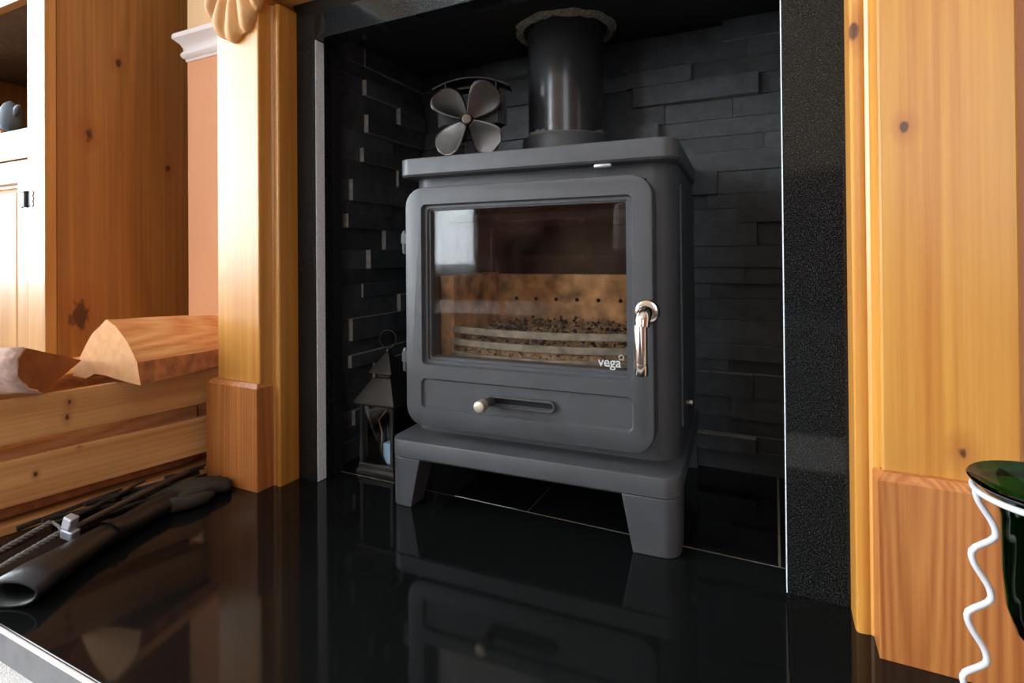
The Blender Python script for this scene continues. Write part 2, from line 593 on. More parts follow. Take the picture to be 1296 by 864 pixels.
# recess linings carrying the slate strips
ZC = [0.803, 0.766, 0.738, 0.707, 0.670, 0.6337, 0.602, 0.574, 0.537, 0.496, 0.470, 0.443, 0.402, 0.3644, 0.3353, 0.3078,
      0.2704, 0.2275, 0.2013, 0.1772, 0.1348, 0.0949, 0.0658, 0.0388, 0.0]
wl_b = struct(MB().box(-0.748, 0.034, 1.056, YF, 0, 0.83).build('wall_recess_back', M['black_board']))
wl_l = struct(MB().box(-0.748, -0.742, 0.757, 1.056, 0, 0.805).build('wall_recess_left', M['black_board']))
wl_r = struct(MB().box(0.028, 0.034, 0.757, 1.056, 0, 0.805).build('wall_recess_right', M['black_board']))
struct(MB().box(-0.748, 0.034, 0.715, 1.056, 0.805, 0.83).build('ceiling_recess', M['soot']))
cubes = {}
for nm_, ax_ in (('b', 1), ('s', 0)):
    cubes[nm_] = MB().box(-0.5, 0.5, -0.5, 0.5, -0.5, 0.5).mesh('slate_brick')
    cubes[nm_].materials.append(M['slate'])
    cubes[nm_].materials.append(M['lit_slate_edge'])
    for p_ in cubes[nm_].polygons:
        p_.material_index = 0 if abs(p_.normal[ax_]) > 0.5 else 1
rng = random.Random(21)


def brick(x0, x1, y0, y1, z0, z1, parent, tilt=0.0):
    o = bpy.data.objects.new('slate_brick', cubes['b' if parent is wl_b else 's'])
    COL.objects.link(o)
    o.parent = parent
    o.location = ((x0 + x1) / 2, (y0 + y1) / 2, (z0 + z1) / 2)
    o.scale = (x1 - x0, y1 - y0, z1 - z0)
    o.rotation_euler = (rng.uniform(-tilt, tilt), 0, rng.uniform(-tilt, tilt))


left_breaks = {0: (0.841, 0.003), 2: (0.835, 0.010), 3: (0.942, 0.011), 4: (0.840, 0.010), 6: (0.827, 0.009), 8: (0.796, 0.009),
               7: (0.940, 0.006), 10: (0.780, 0.012), 11: (0.892, 0.009), 12: (0.843, 0.011), 14: (0.829, 0.004),
               15: (0.940, 0.009), 16: (0.793, 0.009), 18: (0.790, 0.009), 19: (0.86, 0.006), 21: (0.80, 0.007), 22: (0.87, 0.006)}
for i in range(len(ZC) - 1):
    z1, z0 = ZC[i] - 0.0005, ZC[i + 1] + 0.0005
    # back wall
    x = -0.742 - rng.uniform(0.0, 0.1)
    while x < 0.028:
        w = rng.choice((0.09, 0.12, 0.15, 0.19, 0.22))
        xa, xb = max(x, -0.742), min(x + w, 0.028)
        if 0.028 - xb < 0.04:
            xb = 0.028
        if xb - xa > 0.01:
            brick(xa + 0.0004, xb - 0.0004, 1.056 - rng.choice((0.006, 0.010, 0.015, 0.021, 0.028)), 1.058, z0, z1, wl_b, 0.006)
        x = xb if xb < 0.028 else 1
    # side walls
    yb, st = left_breaks.get(i, (rng.uniform(0.86, 0.98), -0.005))
    cuts = [(0.757, yb, 0.012), (yb, 1.035, 0.012 + st)]
    if cuts[1][1] - cuts[1][0] > 0.16:
        mid = yb + rng.uniform(0.09, 0.14)
        cuts = [cuts[0], (yb, mid, 0.012 + st), (mid, 1.035, 0.012 + st - rng.uniform(0.001, 0.006))]
    for a, b, p in cuts:
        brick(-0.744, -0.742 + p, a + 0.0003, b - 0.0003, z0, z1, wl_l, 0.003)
    for a, b in ((0.757, yb), (yb, 1.035)):
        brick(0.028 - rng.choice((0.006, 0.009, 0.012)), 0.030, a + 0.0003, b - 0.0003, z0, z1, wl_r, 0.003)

# ================================================================== HEARTH
hearth = thing('hearth', 'polished black granite hearth slab in front of the stove', 'hearth', (0, 0, FZ))
HT = -FZ
mb = MB()
mb.stack([[(x, y, z) for x, y in ((-1.235, 0.283), (0.0097, 0.283), (0.0097, 0.7495), (-0.742, 0.7495), (-0.742, 0.7345), (-1.235, 0.7345))] for z in (0, HT)])
mb.build('granite_slab', M['granite_floor'], hearth, bevel=0.0012)
MB().box(0.0103, 0.60, 0.283, 0.7345, 0, HT).build('granite_slab', M['granite_floor'], hearth, bevel=0.0012)
MB().box(-0.742, -0.3420, 0.7517, 1.05, 0, HT).build('floor_tile', M['granite_floor'], hearth, bevel=0.001)
MB().box(-0.3412, 0.0010, 0.7517, 1.05, 0, HT).build('floor_tile', M['granite_floor'], hearth, bevel=0.001)
MB().box(0.0035, 0.028, 0.7517, 1.05, 0, HT).build('floor_tile', M['granite_floor'], hearth, bevel=0.001)
MB().box(-0.742, 0.028, 0.7485, 1.05, 0, HT - 0.0008).build('grout_line', M['grout'], hearth)
MB().box(0.0090, 0.0110, 0.285, 0.7345, 0, HT - 0.0012).build('slab_joint', M['black_board'], hearth)

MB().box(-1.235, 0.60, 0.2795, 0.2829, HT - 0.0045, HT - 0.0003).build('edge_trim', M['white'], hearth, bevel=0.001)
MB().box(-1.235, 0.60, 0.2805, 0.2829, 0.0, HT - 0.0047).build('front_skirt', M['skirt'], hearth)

# ================================================================== GRANITE PANEL
gp = thing('granite_panel', 'black granite panel framing the fireplace opening', 'granite panel', (-0.345, 0.705, 0))
gx0 = 0.345
gy0 = -0.705
MB().box(-0.7625 + gx0, -0.7123 + gx0, 0.695 + gy0, 0.7345 + gy0, 0, 0.766).build('jamb', M['granite'], gp, bevel=0.001)
MB().box(0.0099 + gx0, 0.0755 + gx0, 0.695 + gy0, 0.7345 + gy0, 0, 0.766).build('jamb', M['granite'], gp, bevel=0.001)
MB().box(-0.7625 + gx0, 0.0755 + gx0, 0.695 + gy0, 0.7345 + gy0, 0.7662, 0.865).build('lintel', M['granite'], gp, bevel=0.001)
tag(MB().box(-0.7124 + gx0, -0.7118 + gx0, 0.6955 + gy0, 0.715 + gy0, 0.001, 0.765).build('daylit_edge', M['gran_edge_lit'], gp), 'inner edge of the left jamb, painted pale as if daylit')
tag(MB().box(0.0090 + gx0, 0.0100 + gx0, 0.6955 + gy0, 0.715 + gy0, 0.001, 0.765).build('daylit_edge', M['gran_edge_lit'], gp), 'inner edge of the right jamb, painted pale as if daylit')
MB().box(-0.748 + gx0, -0.7119 + gx0, 0.7352 + gy0, 0.7565 + gy0, 0.0, 0.804).build('reveal_board', M['black_board'], gp)
MB().box(0.0112 + gx0, 0.034 + gx0, 0.7352 + gy0, 0.7565 + gy0, 0.0, 0.804).build('reveal_board', M['black_board'], gp)

# ================================================================== WOODEN SURROUND
sur = thing('fire_surround', 'orange varnished pine fire surround with carved shell and plinth blocks', 'fire surround', (-0.345, 0.68, 0))
ox, oy = 0.345, -0.68
BK = 0.7345


def P3(mb, name, mat, **kw):
    mb.v = [(x + ox, y + oy, z) for x, y, z in mb.v]
    return mb.build(name, mat, sur, **kw)


TOPZ = 0.98
for side in (-1, 1):
    # mirror about the middle of the opening, x = -0.342
    def X(x):
        return x if side < 0 else -0.684 - x

    def bxx(xa, xb, *r):
        a, b = sorted((X(xa), X(xb)))
        return MB().box(a, b, *r)
    P3(bxx(-0.882, -0.7762, 0.632, BK, 0.176, TOPZ), 'pilaster_shaft', M['pine_l'] if side < 0 else M['pine_r'], bevel=0.0025)
    # plinth block with eased top
    a, b = sorted((X(-0.8992), X(-0.7715)))
    mb = MB()
    mb.stack([[(a + i, 0.622 + i, z), (b - i, 0.622 + i, z), (b - i, BK, z), (a + i, BK, z)] for z, i in ((0, 0), (0.1705, 0), (0.1770, 0.0065), (0.178, 0.012))])
    P3(mb, 'plinth_block', M['plinth'], bevel=0.0006)
    # inner moulded strip (quarter cove then flat with rounded arris)
    sp = [(-0.7762, BK), (-0.7762, 0.640), (-0.7752, 0.648), (-0.7725, 0.6545), (-0.769, 0.6570), (-0.7665, 0.6556), (-0.7600, 0.6550),
          (-0.7580, 0.6556), (-0.7565, 0.6575), (-0.7560, 0.6610), (-0.7560, BK)]
    loops = [[(X(x), y, z) for x, y in sp] for z in (0.0, TOPZ - 0.16)]
    mb = MB()
    mb.stack(loops)
    P3(mb, 'moulded_strip', M['pine_strip'], smooth=30)
    if side < 0:
        pass
# header board between the pilasters and the mantel shelf above (above the frame)
P3(MB().box(-0.7762, 0.0922, 0.655, BK, 0.834, TOPZ), 'header_board', M['pine_x'], bevel=0.003)
P3(MB().box(-0.95, 0.266, 0.575, BK, TOPZ, TOPZ + 0.04), 'mantel_shelf', M['pine_x'], bevel=0.008, seg=3)


def shell(cx_):
    """carved scallop: ribs fan down and out from a point above"""
    mb = MB()
    na, nr = 64, 14
    top = 0.905
    loops = []
    grid = []
    for j in range(nr + 1):
        t = j / nr
        row = []
        for i in range(na + 1):
            a = -1.02 + 2.04 * i / na
            rib = abs(math.cos((i / na) * 5 * PI - PI / 2))
            Rm = 0.142 - 0.030 * abs(a) ** 1.6 + 0.006 * rib
            rr = 0.02 + (Rm - 0.02) * t
            h = 0.004 + (0.004 + 0.010 * rib) * math.sin(min(1, t * 1.15) * PI * 0.5) * (1 if t < 0.9 else max(0.15, (1 - t) / 0.1 * 0.85 + 0.15)) + 0.006 * t * (1 - t)
            x, z = math.sin(a) * rr * 0.72, -math.cos(a) * rr
            row.append((cx_ + x, 0.632 - h, top + z))
        grid.append(row)
    n = na + 1
    vs = [p for r_ in grid for p in r_]
    fs = []
    for j in range(nr):
        for i in range(na):
            fs.append((j * n + i, j * n + i + 1, (j + 1) * n + i + 1, (j + 1) * n + i))
    # rim down to the board
    edge = [j * n for j in range(nr + 1)] + [nr * n + i for i in range(1, n)] + [j * n + na for j in range(nr - 1, -1, -1)] + [i for i in range(na - 1, 0, -1)]
    o = len(vs)
    vs += [(vs[e][0], 0.6325, vs[e][2]) for e in edge]
    k = len(edge)
    for q in range(k):
        fs.append((edge[q], edge[(q + 1) % k], o + (q + 1) % k, o + q))
    fs.append(tuple(o + q for q in range(k)))
    mb.add(vs, fs)
    return mb


P3(shell(-0.829), 'shell_carving', M['shell'], smooth=50)
P3(shell(0.145), 'shell_carving', M['shell'], smooth=50)

# ================================================================== STOVE
SA = 0.0540
stove = thing('wood_burning_stove', 'black cast iron wood-burning stove with glass door on short legs', 'stove', (-0.5506, 0.6846, 0), SA)
IR = M['iron']


def st(mb, name, mat=IR, parent=stove, **kw):
    return mb.build(name, mat, parent, **kw)


st(plate(MB(), 0.0, 0.4415, 0.0, 0.375, 0.0735, 0.1025, 0.024, 0.003), 'base_plate', smooth=35)
# legs, splayed inwards towards the top opening
for sx_ in (0, 1):
    for sy_ in (0, 1):
        def q(x, y, z):
            return (x if sx_ == 0 else 0.4415 - x, y if sy_ == 0 else 0.375 - y, z)
        w0, w1 = (0.041, 0.056) if sx_ == 0 else (0.060, 0.0745)
        loops = []
        for z, w in ((0.0, w0), (0.0745, w1)):
            i = 0.001
            r = 0.022
            L = [q(i + r * (1 - math.cos(t)), i + r * (1 - math.sin(t)), z) for t in [PI / 2 * k / 6 for k in range(7)]]
            L += [q(w, i, z), q(w, w * 0.9, z), q(i, w * 0.9, z)]
            # order: arc from left side to front, then along the front, back
            arc = L[:7]
            loops.append(arc + L[7:])
        mb = MB()
        mb.stack(loops)
        st(mb, 'leg', smooth=35, bevel=0.0012)
# body shell with rounded vertical edges, open-fronted
bx0, bx1, by0, by1, bz0, bz1 = 0.0055, 0.4345, 0.056, 0.370, 0.1026, 0.5164
body = MB()
outer = [(a, b) for a, b in rrect(bx0, bx1, by0, by1, 0.042, 8)]
body.stack([[(a, b, z) for a, b in outer] for z in (bz0, bz1)])
body_o = st(body, 'body', smooth=35)


def cut(o, mb):
    c = link('cutter', mb.mesh('cutter'), None)
    c.parent = o.parent
    bpy.context.view_layer.update()
    md = o.modifiers.new('cut', 'BOOLEAN')
    md.operation = 'DIFFERENCE'
    md.solver = 'EXACT'
    md.object = c
    dg = bpy.context.evaluated_depsgraph_get()
    me = bpy.data.meshes.new_from_object(o.evaluated_get(dg))
    o.modifiers.remove(md)
    old = o.data
    o.data = me
    bpy.data.meshes.remove(old)
    bpy.data.objects.remove(c)
    return o


cut(body_o, MB().box(0.045, 0.395, 0.02, 0.345, 0.16, 0.495))
body_o.data.set_sharp_from_angle(angle=R(35))
# side panel rib on the right flank
st(MB().box(0.4335, 0.4375, 0.10, 0.335, 0.14, 0.49), 'side_panel', bevel=0.002)
st(MB().box(0.0025, 0.0065, 0.10, 0.335, 0.14, 0.49), 'side_panel', bevel=0.002)
st(plate(MB(), 0.0015, 0.4395, 0.024, 0.392, 0.5165, 0.5455, 0.024, 0.003), 'top_plate', smooth=35)
# firebricks and chamber
FB = M['firebrick']
st(MB().box(0.046, 0.394, 0.275, 0.30, 0.205, 0.352), 'firebrick', FB, bevel=0.002)
st(MB().box(0.046, 0.072, 0.085, 0.2745, 0.205, 0.356), 'firebrick', FB, bevel=0.002)
st(MB().box(0.368, 0.394, 0.085, 0.2745, 0.205, 0.356), 'firebrick', FB, bevel=0.002)
st(MB().box(0.046, 0.394, 0.301, 0.3445, 0.205, 0.494), 'chamber_back', M['inside'])
st(MB().box(0.046, 0.394, 0.12, 0.30, 0.445, 0.460), 'baffle_plate', M['inside'], bevel=0.002)
st(MB().box(0.046, 0.394, 0.06, 0.30, 0.196, 0.2045), 'grate_floor', M['inside'])
for k in range(6):
    mb = MB()
    mb.lathe([(0.0038, 0.2742), (0.0038, 0.2752)], (0.108 + k * 0.041, 0, 0.304), 12, 'Y')
    st(mb, 'air_hole', M['soot'])
# three bowed grate bars
for zc, h in ((0.2660, 0.011), (0.2455, 0.011), (0.2250, 0.010)):
    L = []
    for k in range(17):
        t = k / 16
        x = 0.062 + 0.311 * t
        y = 0.087 - 0.026 * math.sin(PI * t)
        L.append([(x, y, zc - h / 2), (x, y + 0.006, zc - h / 2), (x, y + 0.006, zc + h / 2), (x, y, zc + h / 2)])
    mb = MB()
    mb.stack(L)
    st(mb, 'grate_bar', M['grate'], smooth=40, bevel=0.001)

# ---- door
DX0, DX1, DZ0, DZ1, DY = 0.0205, 0.4080, 0.1215, 0.4970, 0.020
door_mb = MB()
ch = 0.003
door_mb.stack([face_loop(DX0, DX1, DZ0, DZ1, 0.030, 0.0545), face_loop(DX0, DX1, DZ0, DZ1, 0.030, DY + ch),
               face_loop(DX0 + ch * 0.3, DX1 - ch * 0.3, DZ0 + ch * 0.3, DZ1 - ch * 0.3, 0.029, DY + ch * 0.3),
               face_loop(DX0 + ch, DX1 - ch, DZ0 + ch, DZ1 - ch, 0.027, DY)])
door = st(door_mb, 'door', smooth=35)


def cutter(x0, x1, z0, z1, r, y, inset=0.0, dep=0.004):
    """recess cutter whose wall slopes slightly"""
    mb = MB()
    mb.stack([face_loop(x0, x1, z0, z1, r, -0.05), face_loop(x0, x1, z0, z1, r, DY + 0.0002),
              face_loop(x0 + inset, x1 - inset, z0 + inset, z1 - inset, max(r - inset, 0.001), y)])
    return mb


cut(door, cutter(0.0500, 0.3815, 0.2180, 0.4700, 0.008, 0.0275, 0.002))
cut(door, cutter(0.0560, 0.3760, 0.2235, 0.4645, 0.006, 0.0315, 0.001))
cut(door, cutter(0.0605, 0.3705, 0.2200 + 0.0085, 0.4615, 0.003, 0.08))
cut(door, cutter(0.0485, 0.3805, 0.1495, 0.1970, 0.009, 0.0240, 0.0025))
door.data.polygons.foreach_set('use_smooth', [True] * len(door.data.polygons))
door.data.set_sharp_from_angle(angle=R(25))
MB().box(0.0585, 0.3725, 0.0375, 0.0410, 0.2265, 0.4635).build('glass_pane', M['stove_glass'], door)
# vent slot: raised ring around a dark slot, with a slider knob
zs0, zs1, xs0, xs1 = 0.1635, 0.1810, 0.1600, 0.2705
mb = MB()
rr_ = (zs1 - zs0) / 2
mb.stack([face_loop(xs0, xs1, zs0, zs1, rr_, 0.0243), face_loop(xs0, xs1, zs0, zs1, rr_, 0.0195),
          face_loop(xs0 + 0.001, xs1 - 0.001, zs0 + 0.001, zs1 - 0.001, rr_ - 0.001, 0.0180),
          face_loop(xs0 + 0.003, xs1 - 0.003, zs0 + 0.003, zs1 - 0.003, rr_ - 0.003, 0.0180),
          face_loop(xs0 + 0.0035, xs1 - 0.0035, zs0 + 0.0035, zs1 - 0.0035, rr_ - 0.0035, 0.0238)], cap0=False)
st(mb, 'vent_ring', parent=door, smooth=35)
mb = MB()
mb.stack([face_loop(0.172, 0.266, 0.1685, 0.1760, 0.0035, 0.0236), face_loop(0.172, 0.266, 0.1685, 0.1760, 0.0035, 0.0241)])
st(mb, 'vent_slot', M['soot'], door)
mb = MB()
kx, kz = 0.1685, 0.1725
mb.lathe([(0.0068, 0.0240), (0.0068, 0.0020), (0.0075, 0.0015), (0.0075, -0.0005), (0.0068, -0.0010), (0.0068, -0.0030)], (kx, 0, kz), 24, 'Y')
st(mb, 'vent_knob_stem', IR, door, smooth=40)
mb = MB()
mb.lathe([(0.0082, -0.0030), (0.0086, -0.0040), (0.0086, -0.0170), (0.0078, -0.0195), (0.0060, -0.0203)], (kx, 0, kz), 24, 'Y')
tag(st(mb, 'vent_knob', M['satin'], door, smooth=40), 'short nickel vent knob')
# handle
hx, hz = 0.4000, 0.3130
mb = MB()
mb.lathe([(0.0165, 0.0200), (0.0165, 0.0150), (0.0150, 0.0125), (0.0120, 0.0115)], (hx, 0, hz), 28, 'Y')
st(mb, 'handle_boss', M['nickel'], door, smooth=40)
mb = MB()
pts = [(hx, 0.0130, hz), (hx, 0.004, hz), (hx - 0.0002, -0.003, hz - 0.001), (hx - 0.0006, -0.0085, hz - 0.004), (hx - 0.001, -0.0115, hz - 0.009), (hx - 0.0015, -0.0125, hz - 0.016)]
mb.tube(pts, [0.0100, 0.0100, 0.0099, 0.0096, 0.0092, 0.0088], 20)
mb.lathe([(0.0080, 0.2985), (0.0084, 0.2975), (0.0084, 0.2505), (0.0078, 0.2500), (0.0078, 0.2490), (0.0088, 0.2485), (0.0092, 0.2365), (0.0080, 0.2345)], (hx - 0.0035, -0.0125, 0), 24, 'Z')
tag(st(mb, 'handle', M['nickel'], door, smooth=40), 'polished nickel door handle hanging down')
# hinges on the left edge
for zh in (0.4130, 0.2230):
    mb = MB()
    mb.box(0.0095, 0.0215, 0.0250, 0.0450, zh - 0.004, zh + 0.012)
    mb.lathe([(0.0030, zh - 0.021), (0.0048, zh - 0.018), (0.0048, zh + 0.014), (0.0030, zh + 0.0175)], (0.0125, 0.032, 0), 16, 'Z')
    st(mb, 'hinge', IR, door, smooth=40)
# lettering printed on the glass
cu = bpy.data.curves.new('lettering', 'FONT')
cu.body = 'vega'
cu.size = 0.0148
cu.extrude = 0.0002
cu.offset = 0.0001
co = bpy.data.objects.new('lettering_curve', cu)
COL.objects.link(co)
bpy.context.view_layer.update()
me = bpy.data.meshes.new_from_object(co.evaluated_get(bpy.context.evaluated_depsgraph_get()))
bpy.data.objects.remove(co)
xs = [v.co.x for v in me.vertices]
sc_ = 0.0325 / (max(xs) - min(xs))
for v in me.vertices:
    x, y, z = v.co
    v.co = (0.3290 + (x - min(xs)) * sc_ if False else 0.3285 + x * sc_, 0.0371 + z, 0.2325 + y * sc_ * 1.05)
link('glass_lettering', me, M['print'], door)
mb = MB()
for k in range(5):
    a0 = R(90 + 72 * k)
    c = (0.3612 + 0.0026 * math.cos(a0), 0.2462 + 0.0026 * math.sin(a0))
    L0 = [(c[0] + 0.0017 * math.cos(a), 0.0370, c[1] + 0.0017 * math.sin(a)) for a in [R(a0 * 57.3 - 115 + 23 * i) for i in range(11)]]
    L1 = [(c[0] + 0.0010 * math.cos(a), 0.0370, c[1] + 0.0010 * math.sin(a)) for a in [R(a0 * 57.3 - 115 + 23 * i) for i in range(11)]]
    mb.stack([L0, L1, [(x, 0.0374, z) for x, y, z in L1], [(x, 0.0374, z) for x, y, z in L0], L0], False, False, closed=False)
st(mb, 'glass_emblem', M['print'], door)
# damper lever peeping out under the top plate, side air control
mb = MB()
mb.lathe([(0.0030, 0.328), (0.0042, 0.330), (0.0042, 0.350), (0.0030, 0.352)], (0, 0.030, 0.5125), 14, 'X')
st(mb, 'damper_lever', M['steel'], smooth=40)
mb = MB()
mb.lathe([(0.0055, 0.4365), (0.0055, 0.4385), (0.0075, 0.439), (0.0075, 0.4435), (0.006, 0.445)], (0, 0.19, 0.153), 18, 'X')
tag(st(mb, 'side_air_knob', M['nickel'], smooth=40), 'small nickel air control knob')
# flue collar
FXS, FYS = 0.219, 0.254
mb = MB()
mb.lathe([(0.0830, 0.5455), (0.0815, 0.560), (0.0812, 0.598), (0.0795, 0.6015), (0.0702, 0.6025)], (FXS, FYS, 0), 48)
st(mb, 'flue_collar', IR, smooth=40)
mb = MB()
rng2 = random.Random(3)
L0, L1, L2 = [], [], []
for k in range(64):
    a = 2 * PI * k / 64
    h = 0.6045 + 0.008 * max(0, math.sin(a * 3.1 + 1)) * rng2.uniform(0.3, 1.4)
    w = 0.0740 + rng2.uniform(0, 0.0015)
    L0.append((FXS + w * math.cos(a), FYS + w * math.sin(a), 0.6022))
    L1.append((FXS + (w - 0.0015) * math.cos(a), FYS + (w - 0.0015) * math.sin(a), h))
    L2.append((FXS + 0.0695 * math.cos(a), FYS + 0.0695 * math.sin(a), h + 0.001))
mb.stack([L0, L1, L2], False, False)
st(mb, 'fire_cement', plain('grey_fire_cement', (112, 108, 104), 0.9, bump=(300, 0.6)), smooth=60)

# flue pipe
ex = Vector((math.cos(SA), math.sin(SA), 0))
ey = Vector((-math.sin(SA), math.cos(SA), 0))
S0 = Vector((-0.5506, 0.6846, 0))
fc = S0 + ex * FXS + ey * FYS
mb = MB()
mb.lathe([(0.0698, 0.5465), (0.0698, 0.829)], (0, 0, -0.5465), 64)
fl = mb.build('flue_pipe', M['flue'], None, smooth=40, loc=(fc.x, fc.y, 0.5465))
tag(fl, 'black round flue pipe rising from the stove top into the soffit', 'flue pipe')
# broken mortar ring where the pipe passes the soffit
mb = MB()
loops = [[], [], [], []]
for k in range(72):
    a = 2 * PI * k / 72
    ri = 0.0770 + 0.004 * noise.noise((math.cos(a) * 3, math.sin(a) * 3, 1.0))
    ro = 0.0950 + 0.006 * noise.noise((math.cos(a) * 4, math.sin(a) * 4, 5.0))
    dz = 0.006 + 0.004 * noise.noise((math.cos(a) * 5, math.sin(a) * 5, 9.0))
    for L, (r_, z_) in zip(loops, ((ro, 0.8049), (ro - 0.003, 0.8049 - dz * 0.6), (ri + 0.003, 0.8049 - dz), (ri, 0.8049))):
        L.append((fc.x + r_ * math.cos(a), fc.y + r_ * math.sin(a), z_))
mb.stack(loops, False, False)
tag(mb.build('mortar_ring', M['mortar'], None, smooth=60), 'rough crumbling mortar ring around the flue pipe at the soffit', 'mortar')

# ash and charcoal lying behind the grate bars
mb = MB()
rg = random.Random(11)


def crumb(mb, c, s_, mi):
    ps = []
    for a, b, d in ((1, 0, 0), (-1, 0, 0), (0, 1, 0), (0, -1, 0), (0, 0, 1), (0, 0, -1)):
        k = s_ * rg.uniform(0.5, 1.2)
        ps.append((c[0] + a * k + rg.uniform(-.3, .3) * s_, c[1] + b * k + rg.uniform(-.3, .3) * s_, c[2] + d * k * 0.8))
    mb.add(ps, [(0, 2, 4), (2, 1, 4), (1, 3, 4), (3, 0, 4), (2, 0, 5), (1, 2, 5), (3, 1, 5), (0, 3, 5)], mi)


# bed surface
nx, ny = 40, 14
vs = []
for j in range(ny + 1):
    for i in range(nx + 1):
        x = 0.076 + 0.289 * i / nx
        y = 0.096 - 0.024 * math.sin(PI * i / nx) + (0.272 - 0.096 + 0.024 * math.sin(PI * i / nx)) * j / ny
        z = 0.243 + 0.02 * j / ny + 0.008 * noise.noise((x * 60, y * 60, 2)) + 0.004 * noise.noise((x * 180, y * 180, 2))
        vs.append((x, y, z))
n_ = nx + 1
mb.add(vs, [(j * n_ + i, j * n_ + i + 1, (j + 1) * n_ + i + 1, (j + 1) * n_ + i) for j in range(ny) for i in range(nx)], 0)
# its crumbly front face down to the floor of the grate
fr_ = [[(x, y + 0.001, z) for x, y, z in vs[:n_]]]
for q_ in (0.6, 0.25, 0.0):
    fr_.append([(x, y + 0.002 - 0.003 * (1 - q_) + 0.002 * noise.noise((x * 150, q_ * 9, 1)), 0.2055 + (z - 0.2055) * q_) for x, y, z in vs[:n_]])
mb.stack(fr_, False, False, 0, closed=False)
for k in range(900):
    x = rg.uniform(0.08, 0.362)
    yf = 0.096 - 0.024 * math.sin(PI * (x - 0.076) / 0.289)
    if rg.random() < 0.45:
        c = (x, yf + rg.uniform(-0.003, 0.002), rg.uniform(0.209, 0.25))
        crumb(mb, c, rg.uniform(0.0012, 0.0032), rg.choice((0, 0, 1)))
    else:
        y = rg.uniform(yf, 0.262)
        c = (x, y, 0.246 + 0.02 * (y - yf) / 0.2 + rg.uniform(0, 0.008))
        crumb(mb, c, rg.uniform(0.0015, 0.0055), rg.choice((0, 1, 1)))
ash = mb.build('ash_bed', [M['ash'], M['char']], None)
ash.location = (-0.5506, 0.6846, 0)
ash.rotation_euler = (0, 0, SA)
tag(ash, 'grey and brown ash with charcoal crumbs behind the grate bars', 'ash', kind='stuff')

# ================================================================== STOVE FAN
fp = S0 + ex * 0.0905 + ey * 0.105
fan = thing('stove_fan', 'four-bladed heat powered stove fan standing on the stove top', 'fan', (fp.x, fp.y, 0.5456), R(17))
hub = 0.0735
mb = MB()
mb.box(-0.028, 0.028, 0.018, 0.060, 0.0, 0.008)
mb.box(-0.012, 0.012, 0.028, 0.048, 0.008, 0.05)
st(mb, 'fan_base', M['fan_body'], fan, bevel=0.001)
mb = MB()
mb.box(-0.020, 0.020, 0.022, 0.050, 0.045, 0.115)
for k in range(-3, 4):
    mb.box(-0.062 + 0.004 * abs(k), 0.062 - 0.004 * abs(k), 0.034 + k * 0.006 - 0.001, 0.034 + k * 0.006 + 0.001, 0.070, 0.128 - 0.004 * abs(k))
st(mb, 'heat_sink', M['fan_body'], fan, bevel=0.0006)
# arched top fin
L = []
for k in range(21):
    t = -1 + 2 * k / 20
    x = 0.068 * t
    z = 0.1525 - 0.017 * t * t
    L.append([(x, 0.020, z - 0.0012), (x, 0.058, z - 0.0012), (x, 0.058, z + 0.0012), (x, 0.020, z + 0.0012)])
mb = MB()
mb.stack(L)
st(mb, 'top_fin', M['fan_body'], fan, smooth=40)
for zf, w in ((0.134, 0.052), (0.118, 0.045)):
    L = []
    for k in range(13):
        t = -1 + k / 6
        L.append([(w * t, 0.021, zf - 0.009 * t * t), (w * t, 0.056, zf - 0.009 * t * t), (w * t, 0.056, zf + 0.0018 - 0.009 * t * t), (w * t, 0.021, zf + 0.0018 - 0.009 * t * t)])
    mb = MB()
    mb.stack(L)
    st(mb, 'cooling_fin', M['fan_body'], fan, smooth=40)
for xx in (-0.045, 0.045):
    st(MB().box(xx - 0.001, xx + 0.001, 0.022, 0.050, 0.112, 0.146), 'fin_support', M['fan_body'], fan)
mb = MB()
mb.lathe([(0.0030, 0.030), (0.0030, 0.004), (0.0090, 0.003), (0.0090, -0.006), (0.0075, -0.0085), (0.0055, -0.009)], (0, 0, hub), 20, 'Y')
st(mb, 'hub', M['poker'], fan, smooth=40)
mb = MB()
mb.lathe([(0.0140, 0.022), (0.0140, 0.012), (0.012, 0.010)], (0, 0, hub), 20, 'Y')
st(mb, 'motor', M['fan_body'], fan, smooth=40)


def blade(ang):
    mb = MB()
    nu, nv = 14, 10
    vs = []
    ca, sa = math.cos(ang), math.sin(ang)
    for i in range(nu + 1):
        t = i / nu
        r_ = 0.007 + 0.066 * t
        w = 0.0065 + 0.0220 * math.sin(PI * min(1, (t * 0.62 + 0.02))) ** 1.2
        if t > 0.55:
            q_ = (t - 0.55) / 0.45
            w *= math.sqrt(max(0.0, 1 - q_ ** 2.4)) * 0.97 + 0.03
        for j in range(nv + 1):
            s_ = -1 + 2 * j / nv
            a_ = s_ * w + 0.004 * t
            d_ = s_ * w * 0.42 - 0.004 * (1 - s_ * s_) * math.sin(PI * t)
            x, z = r_ * ca - a_ * sa, r_ * sa + a_ * ca
            vs.append((x, -0.003 - d_, hub + z))
    n = nv + 1
    mb.add(vs, [(i * n + j, i * n + j + 1, (i + 1) * n + j + 1, (i + 1) * n + j) for i in range(nu) for j in range(nv)])
    o = st(mb, 'blade', M['fan_blade'], fan, smooth=60)
    sd = o.modifiers.new('thick', 'SOLIDIFY')
    sd.thickness = 0.0008
    return o


for a in (47, 133, 222, 312):
    blade(R(a))

